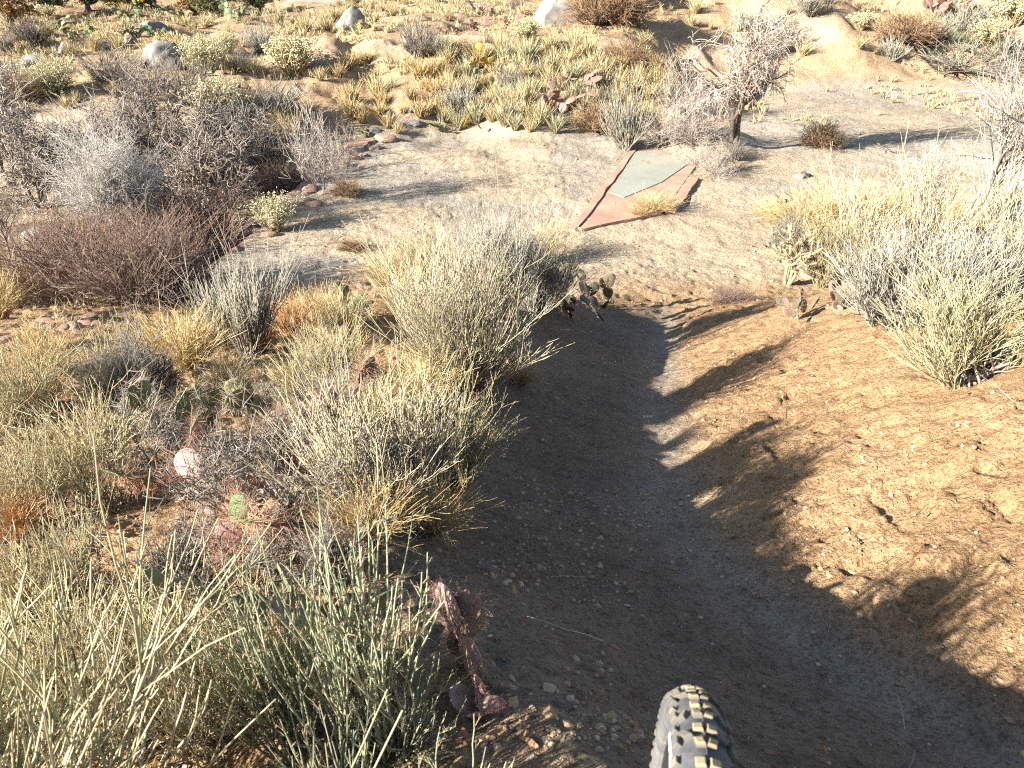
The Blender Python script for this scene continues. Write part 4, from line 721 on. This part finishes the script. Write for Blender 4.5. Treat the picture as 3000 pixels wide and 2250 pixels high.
stick('fallen_branch', [xy(150, 672), xy(190, 662), xy(225, 655)], .003, 'broomwhite', 'thin pale straw lying across the green pads')

# ---- white wall far behind
a, b2 = pix(270, 6)[0][0], pix(470, 5)[0][0]
for (pa, pb, lab) in [((183, 3), (220, 3), 'left length of white wall beyond the hillside bushes'), ((287, 4), (346, 3), 'right length of white wall beyond the left hillside')]:
    p = pix(*pa)[0][0]; q = pix(*pb)[0][0]; u_ = unit(q[:2] - p[:2]); n_ = np.array([-u_[1], u_[0]]) * .2
    wl = empty('white_wall', (0, 0, 0)); tag(wl, lab, 'wall'); mm, nt, bb = mat_new('white_render', .8); bb.inputs['Base Color'].default_value = (.78, .76, .72, 1); M['whitewall'] = mm
    z = min(p[2], q[2]); prism('wall_face', [p[:2], q[:2], q[:2] + n_, p[:2] + n_], z - .4, z + 1.0, 'whitewall', wl); e2 = u_ * .05
    prism('coping', [p[:2] - e2 - n_ * .15, q[:2] + e2 - n_ * .15, q[:2] + e2 + n_ * 1.15, p[:2] - e2 + n_ * 1.15], z + 1.002, z + 1.07, 'greyrock', wl)

# ---- uncountable ground cover
def scatter(n, y0, y1, dens):
    y = y0 * (y1 / y0) ** rng.random(n); x = (rng.random(n) * 2 - 1) * (.80 * y + 1.0); k = rng.random(n) < dens(x, y); return x[k], y[k]
def pebbles(name, n, y0, y1, dens, smin, smax, label):
    import bmesh
    bm = bmesh.new(); bmesh.ops.create_icosphere(bm, subdivisions=1, radius=1); V0 = np.array([v.co[:] for v in bm.verts]); F0 = np.array([[v.index for v in f.verts] for f in bm.faces]); bm.free()
    x, y = scatter(n, y0, y1, dens); n = len(x); s = smin * (smax / smin) ** (rng.random(n) ** 2.6); S = s[:, None] * (.6 + .6 * rng.random((n, 3))) * [1, 1, .65]
    a = rng.random(n) * 6.28; V = V0[None] * S[:, None] * (1 + .22 * rng.normal(0, 1, (n, len(V0), 1))); X = V[:, :, 0] * np.cos(a)[:, None] - V[:, :, 1] * np.sin(a)[:, None]; Y = V[:, :, 0] * np.sin(a)[:, None] + V[:, :, 1] * np.cos(a)[:, None]
    z = Hf(x, y) + s * .12; V = np.stack([X + x[:, None], Y + y[:, None], V[:, :, 2] + z[:, None]], -1).reshape(-1, 3)
    Fq = (F0[None] + (np.arange(n) * len(V0))[:, None, None]).reshape(-1, 3)
    o = mesh_obj(name, V, Fq, M['pebble'], attrs={'rnd': np.repeat(rng.random(n), len(V0))}, smooth=False); tag(o, label, 'gravel', kind='stuff')
def near_d(x, y):
    s = gully(y) - x; d = .35 + .6 * np.exp(-((s + .1) / .22) ** 2) + .5 * np.exp(-((s - 1.3) / .4) ** 2)
    return np.clip(d * (.12 + 2.4 * ss(-.1, .5, fbm(x * 2.2, y * 2.2, 15, 2))), 0, 1)
pebbles('gravel', 46000, .8, 9.5, near_d, .002, .012, 'loose gravel and crumbs strewn over the trail and its banks')
pebbles('wash_gravel', 16000, 8, 26, lambda x, y: .15 + .8 * ss(.0, .35, fbm(x * .8, y * .8, 19, 2) + .1), .006, .03, 'scattered gravel in the wash')
def cover(name, n, y0, y1, dens, h0, h1, mat, blades, label, wid=.7, th=.004, K=4):
    x, y = scatter(n, y0, y1, dens); z = Hf(x, y) - .01; n = len(x); h = h0 + (h1 - h0) * rng.random(n)
    P0 = np.repeat(np.stack([x, y, z], 1), blades, 0) + rng.normal(0, .03, (n * blades, 3)) * [1, 1, 0]; D = cone(n * blades, wid, .7)
    S = strands(P0, D, np.repeat(h, blades) * (.5 + .6 * rng.random(n * blades)), K, .1, .1, .3); t = Tubes().add(S, th * np.linspace(1, .3, K), 2); tag(t.build(name, M[mat]), label, 'grass', kind='stuff')
hillm = lambda x, y: (1 - on_path(x, y, 1.0)) * ss(18.5, 21, y - .3 * np.clip(-x, 0, 4)) * ss(-.25, .15, fbm(x * .45, y * .45, 25, 3) + .06) * (1 - .9 * np.exp(-((y - 25.5) / 1.6) ** 2) * ss(-5, -2, x)) * (1 - .55 * ss(5, 8, x) * (1 - ss(11, 14, x)))
cover('dry_grass', 15000, 14, 60, hillm, .12, .30, 'straw', 16, 'short straw grass scattered over the far slopes', th=.010)
cover('green_grass', 3600, 14, 50, lambda x, y: hillm(x, y) * ss(-.05, .2, fbm(x * .6, y * .6, 35, 2)), .12, .32, 'sage', 16, 'short grey-green grass scattered over the far slopes', th=.010)
leftm = lambda x, y: (1 - ss(-1.5, -.7, x - gully(y) + 1.0)) * ss(-.12, .2, fbm(x * 1.3, y * 1.3, 45, 3) + .1) * (1 - ss(8, 9.5, y))
cover('straw_litter', 3600, .9, 9.5, leftm, .05, .20, 'straw', 14, 'thin dry straw over the slope left of the trail', th=.0022, wid=1.1, K=5)
cover('thicket_undergrowth', 2600, 9, 19, lambda x, y: (1 - ss(-.4, .2, x - edge(y))) * ss(-.1, .1, fbm(x, y, 55, 2) + .1), .15, .5, 'twig', 9, 'tangled dry undergrowth beneath the bare trees', th=.004, wid=1.2, K=6)
def deadstems(name, n, dens, L, label):
    x, y = scatter(n, 1.0, 6.5, dens); n = len(x); z = Hf(x, y) + .005 + .10 * rng.random(n) ** 2; D = unit(rng.normal(0, 1, (n, 3)) * [1, 1, .28])
    S = strands(np.stack([x, y, z], 1), D, L * (.4 + rng.random(n)), 5, 0, .12); S[:, :, 2] = np.maximum(S[:, :, 2], Hf(S[:, :, 0], S[:, :, 1]) + .002)
    tag(Tubes().add(S, .0017 * np.linspace(1, .4, 5), 3).build(name, M['twig']), label, 'dead stems', kind='stuff')
def litter(name, n, y0, y1, dens, s, label):
    x, y = scatter(n, y0, y1, dens); n = len(x); z = Hf(x, y) + .006; d = unit(rng.normal(0, 1, (n, 3)) * [1, 1, .25]); P = np.stack([x, y, z], 1)[:, None] + d[:, None] * (np.array([-.5, 0, .5]) * s)[None, :, None] * (.5 + rng.random(n))[:, None, None]
    tag(Tubes().add(P, s * np.array([.08, .26, .05]), 2).build(name, M['deadleaf']), label, 'leaf litter', kind='stuff')
litter('hill_litter', 9000, 18, 45, lambda x, y: .55 * ss(-.2, .2, fbm(x * .8, y * .8, 67, 3)), .07, 'dead leaves and chips strewn over the far slopes')
litter('leaf_litter', 4200, 7, 15, lambda x, y: (1 - ss(.0, .6, x - edge(y))) * ss(-.1, .2, fbm(x * 1.5, y * 1.5, 65, 2) + .05), .06, 'fallen brown leaves under the bare trees')
deadstems('dead_stems', 9000, lambda x, y: .9 * (1 - ss(-1.0, -.5, x - gully(y) + 1.1)) * ss(-.2, .15, fbm(x * 1.6, y * 1.6, 85, 2)) + .01, .16, 'tangled broken stems lying under the shrubs left of the trail')
litter('twig_crumbs', 3500, .8, 8, lambda x, y: .5 * (1 - ss(-1, .4, x - gully(y) + 1.0)) + .06, .022, 'small dead leaves and chips on the slope')

# ---- mountain bike
def bike():
    HX, HY, HZ = .132, .264, .483; Rw = .37
    root = empty('mountain_bike', (HX, HY, HZ - Rw)); tag(root, 'mountain bike with a knobbly grey front tyre pointing down the trail', 'bicycle'); zc = Rw
    mt, nt, b = mat_new('dusty_rubber', .75, .3); tc = nt.nodes.new('ShaderNodeTexCoord'); n = noise(nt, 45, 5, .7, tc.outputs['Object'])
    c = ramp(nt, n, [(.35, (.075, .08, .09)), (.6, (.14, .14, .145)), (.8, (.22, .20, .17))]); nt.links.new(c, b.inputs['Base Color']); bump(nt, b, noise(nt, 400, 3, .7, tc.outputs['Object']), .3, .001)
    M['rubber'] = mt; mt, nt, b = mat_new('dusty_knobs', .85, .2); c = ramp(nt, attr(nt, 'rnd'), [(0, (.09, .09, .095)), (.35, (.15, .14, .12)), (.6, (.34, .28, .17)), (1, (.42, .34, .20))]); nt.links.new(c, b.inputs['Base Color']); M['knob'] = mt
    for k, col, ro, me_ in (('black', (.02, .02, .022), .4, 0), ('alloy', (.5, .5, .5), .3, 1), ('frame', (.03, .05, .08), .3, 0), ('white', (.5, .5, .5), .6, 0)):
        m, nt, b = mat_new('bike_' + k, ro, .5); b.inputs['Base Color'].default_value = (*col, 1); b.inputs['Metallic'].default_value = me_; M['bike_' + k] = m
    def lathe(prof, name, mat, par, n=220, cx=0, cy=0, cz=0):
        a = np.linspace(0, 2 * math.pi, n, endpoint=False); prof = np.array(prof); m = len(prof)
        V = np.stack([np.repeat(prof[None, :, 0], n, 0), prof[None, :, 1] * np.cos(a)[:, None], prof[None, :, 1] * np.sin(a)[:, None]], -1).reshape(-1, 3) + [cx, cy, cz]
        i = np.arange(n)[:, None] * m + np.arange(m)[None]; i2 = ((np.arange(n) + 1) % n)[:, None] * m + np.arange(m)[None]; j = np.roll(np.arange(m), -1)
        return mesh_obj(name, V, np.stack([i, i2, i2[:, j], i[:, j]], -1).reshape(-1, 4), M[mat], par)
    def wheel(name, y, par):
        wh = empty(name); wh.parent = par; wh.location = (0, y, zc); rs = .0255; rc = Rw - rs - .003
        th = np.linspace(-.72, math.pi + .72, 40); lathe([(rs * 1.03 * math.cos(t), rc + rs * math.sin(t)) for t in th], 'tyre', 'rubber', wh)
        lathe([(.0006, Rw - .0028), (.0006, Rw - .0015), (-.0006, Rw - .0015), (-.0006, Rw - .0028)], 'centre_seam', 'knob', wh)
        lathe([(.015, rc - .022), (.016, rc - .008), (.013, rc - .008), (.010, rc - .030), (-.010, rc - .030), (-.013, rc - .008), (-.016, rc - .008), (-.015, rc - .022), (-.006, rc - .042), (.006, rc - .042)], 'rim', 'bike_black', wh, 96)
        lathe([(.05, .004), (.05, .012), (.030, .014), (.028, .028), (.024, .028), (.02, .014), (-.02, .014), (-.024, .028), (-.028, .028), (-.03, .014), (-.05, .012), (-.05, .004)], 'hub', 'bike_alloy', wh, 32)
        t = Tubes()
        for i in range(32):
            a = i * 2 * math.pi / 32; s_ = .026 * (1 if i % 2 else -1); a2 = a + (.35 if i % 4 < 2 else -.35); t.add(np.array([[[s_, .028 * math.cos(a2), .028 * math.sin(a2)], [0, (rc - .036) * math.cos(a), (rc - .036) * math.sin(a)]]]), np.array([.001, .001]), 5)
        t.build('spokes', M['bike_alloy'], wh)
        VV, FF, RR = [], [], []; n = 0
        def knob(ang, sec, wd, ln, ht, skew=0, tone=.8):
            nonlocal n
            # section angle sec from the crown; axes: out, across, along
            out = np.array([math.sin(sec), 0, math.cos(sec)]); acr = np.array([math.cos(sec), 0, -math.sin(sec)]); alo = np.array([0, 1., 0]); c0 = np.array([rs * math.sin(sec), 0, rc + rs * math.cos(sec)])
            P = []
            for (h_, k_) in ((-.002, 1.12), (ht * .8, 1.0), (ht, .80)):
                for (u_, v_) in ((-1, -1), (1, -1), (1, 1), (-1, 1)): P.append(c0 + out * h_ + acr * (u_ * wd / 2 * k_ + skew * v_ * .5 * ln) + alo * v_ * ln / 2 * k_)
            P = np.array(P); ca, sa = math.cos(ang), math.sin(ang); P = np.stack([P[:, 0], P[:, 1] * ca - P[:, 2] * sa, P[:, 1] * sa + P[:, 2] * ca], -1)
            f = [[8, 9, 10, 11]] + [[b_ + i, b_ + (i + 1) % 4, b_ + 4 + (i + 1) % 4, b_ + 4 + i] for b_ in (0, 4) for i in range(4)]
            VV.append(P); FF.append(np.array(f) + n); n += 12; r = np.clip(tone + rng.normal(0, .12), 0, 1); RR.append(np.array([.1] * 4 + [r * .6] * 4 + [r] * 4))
        N = 46
        for i in range(N):
            a = i * 2 * math.pi / N; h = math.pi / N
            for s_ in (-1, 1):
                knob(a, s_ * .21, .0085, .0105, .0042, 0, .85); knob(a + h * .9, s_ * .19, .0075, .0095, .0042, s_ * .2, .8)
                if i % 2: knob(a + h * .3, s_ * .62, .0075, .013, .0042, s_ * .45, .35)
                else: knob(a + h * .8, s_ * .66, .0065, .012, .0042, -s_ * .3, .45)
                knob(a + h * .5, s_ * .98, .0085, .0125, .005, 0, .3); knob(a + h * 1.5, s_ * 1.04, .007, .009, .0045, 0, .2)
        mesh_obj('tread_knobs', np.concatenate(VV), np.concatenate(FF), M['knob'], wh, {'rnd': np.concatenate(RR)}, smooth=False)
        return wh, rs, rc
    fw, rs, rc = wheel('front_wheel', 0, root)
    # white sidewall lettering wrapped on the left side
    cu = bpy.data.curves.new('txt', 'FONT'); cu.body = 'OR'; cu.size = .030; cu.extrude = .0006; cu.resolution_u = 3; to = bpy.data.objects.new('txt', cu); C.objects.link(to)
    bpy.context.view_layer.update(); me = bpy.data.meshes.new_from_object(to.evaluated_get(bpy.context.evaluated_depsgraph_get())); bpy.data.objects.remove(to)
    import bmesh
    bm = bmesh.new(); bm.from_mesh(me); bmesh.ops.triangulate(bm, faces=bm.faces)
    for v in bm.verts:
        x, y, z = v.co; sec = math.pi / 2 + .22 - (y / rs) * .62; rr = rs * 1.03 + .0006 + z; a = math.radians(61) + (x * 1.15) / .33    # angle from forward, going up and back
        r_ = rc + rr * math.cos(sec); v.co = (-rr * math.sin(sec), r_ * math.cos(a), r_ * math.sin(a))
    bm.to_mesh(me); bm.free(); me.materials.clear(); me.materials.append(M['bike_white']); lt = bpy.data.objects.new('sidewall_letters', me); C.objects.link(lt); lt.parent = fw
    wheel('rear_wheel', -1.18, root)
    def tubes(name, segs, mat):
        t = Tubes()
        for (p, q, r1, r2) in segs: p, q = np.array(p, float), np.array(q, float); t.add((p + (q - p) * np.linspace(0, 1, 4)[:, None])[None], np.linspace(r1, r2, 4), 14)
        return t.build(name, M[mat], root)
    ax = np.array([0, -.42, .907]); cr = np.array([0, 0, zc]) + ax * .47 + [0, -.04, 0]
    for s_ in (-1, 1): tubes('fork_leg', [((s_ * .062, 0, zc), (s_ * .062, -.04 + ax[1] * .25, zc + ax[2] * .25), .016, .020), ((s_ * .062, -.04 + ax[1] * .25, zc + ax[2] * .25), (s_ * .062, cr[1], cr[2]), .0145, .0145)], 'bike_black')
    tubes('fork_crown', [((-.07, cr[1], cr[2]), (.07, cr[1], cr[2]), .02, .02)], 'bike_black'); ht = cr + ax * .12
    tubes('head_tube', [(cr + ax * .015, ht, .024, .024)], 'bike_frame'); bb_ = np.array([0, -.78, .33]); st = np.array([0, -.86, .74]); rw = np.array([0, -1.18, zc])
    tubes('frame', [(ht - ax * .03, st + [0, .02, -.04], .02, .017), (cr + ax * .03, bb_, .026, .024), (bb_, st, .018, .017), (bb_ + [.03, 0, 0], rw + [.06, 0, 0], .011, .010), (bb_ + [-.03, 0, 0], rw + [-.06, 0, 0], .011, .010), (st + [.02, 0, -.05], rw + [.06, 0, 0], .009, .009), (st + [-.02, 0, -.05], rw + [-.06, 0, 0], .009, .009)], 'bike_frame')
    stp = ht + ax * .05; hb = stp + np.array([0, .05, .01]); tubes('stem', [(ht, stp, .017, .017), (stp, hb, .017, .016)], 'bike_black')
    tubes('handlebar', [(hb + [-.20, 0, 0], hb + [.20, 0, 0], .015, .015), (hb + [.20, 0, 0], hb + [.38, -.04, .02], .013, .011), (hb + [-.20, 0, 0], hb + [-.38, -.04, .02], .013, .011)], 'bike_black')
    for s_ in (-1, 1): tubes('grip', [(hb + [s_ * .27, -.016, .008], hb + [s_ * .39, -.043, .021], .017, .017)], 'bike_black')
    tubes('saddle', [(st + [0, -.13, .20], st + [0, 0, .215], .055, .045), (st + [0, 0, .215], st + [0, .13, .205], .045, .016)], 'bike_black'); tubes('seat_post', [(st, st + [0, -.03, .18], .0145, .0145)], 'bike_alloy')
    tubes('crank', [(bb_ + [-.07, 0, 0], bb_ + [.07, 0, 0], .018, .018), (bb_ + [.07, 0, 0], bb_ + [.075, .165, .03], .013, .011), (bb_ + [-.07, 0, 0], bb_ + [-.075, -.165, -.03], .013, .011)], 'bike_alloy')
    for s_ in (-1, 1): tubes('pedal', [(bb_ + [s_ * .09, s_ * .165 - .03, s_ * .03], bb_ + [s_ * .17, s_ * .165 - .03, s_ * .03], .012, .012), (bb_ + [s_ * .09, s_ * .165 + .03, s_ * .03], bb_ + [s_ * .17, s_ * .165 + .03, s_ * .03], .012, .012)], 'bike_black')
    th = R(-3); yw = R(-11.8); root.rotation_euler = (th, 0, yw); q = math.sin(th) * Rw; root.location = (HX - math.sin(yw) * q, HY + math.cos(yw) * q, HZ - math.cos(th) * Rw)
bike()
clear_spare()
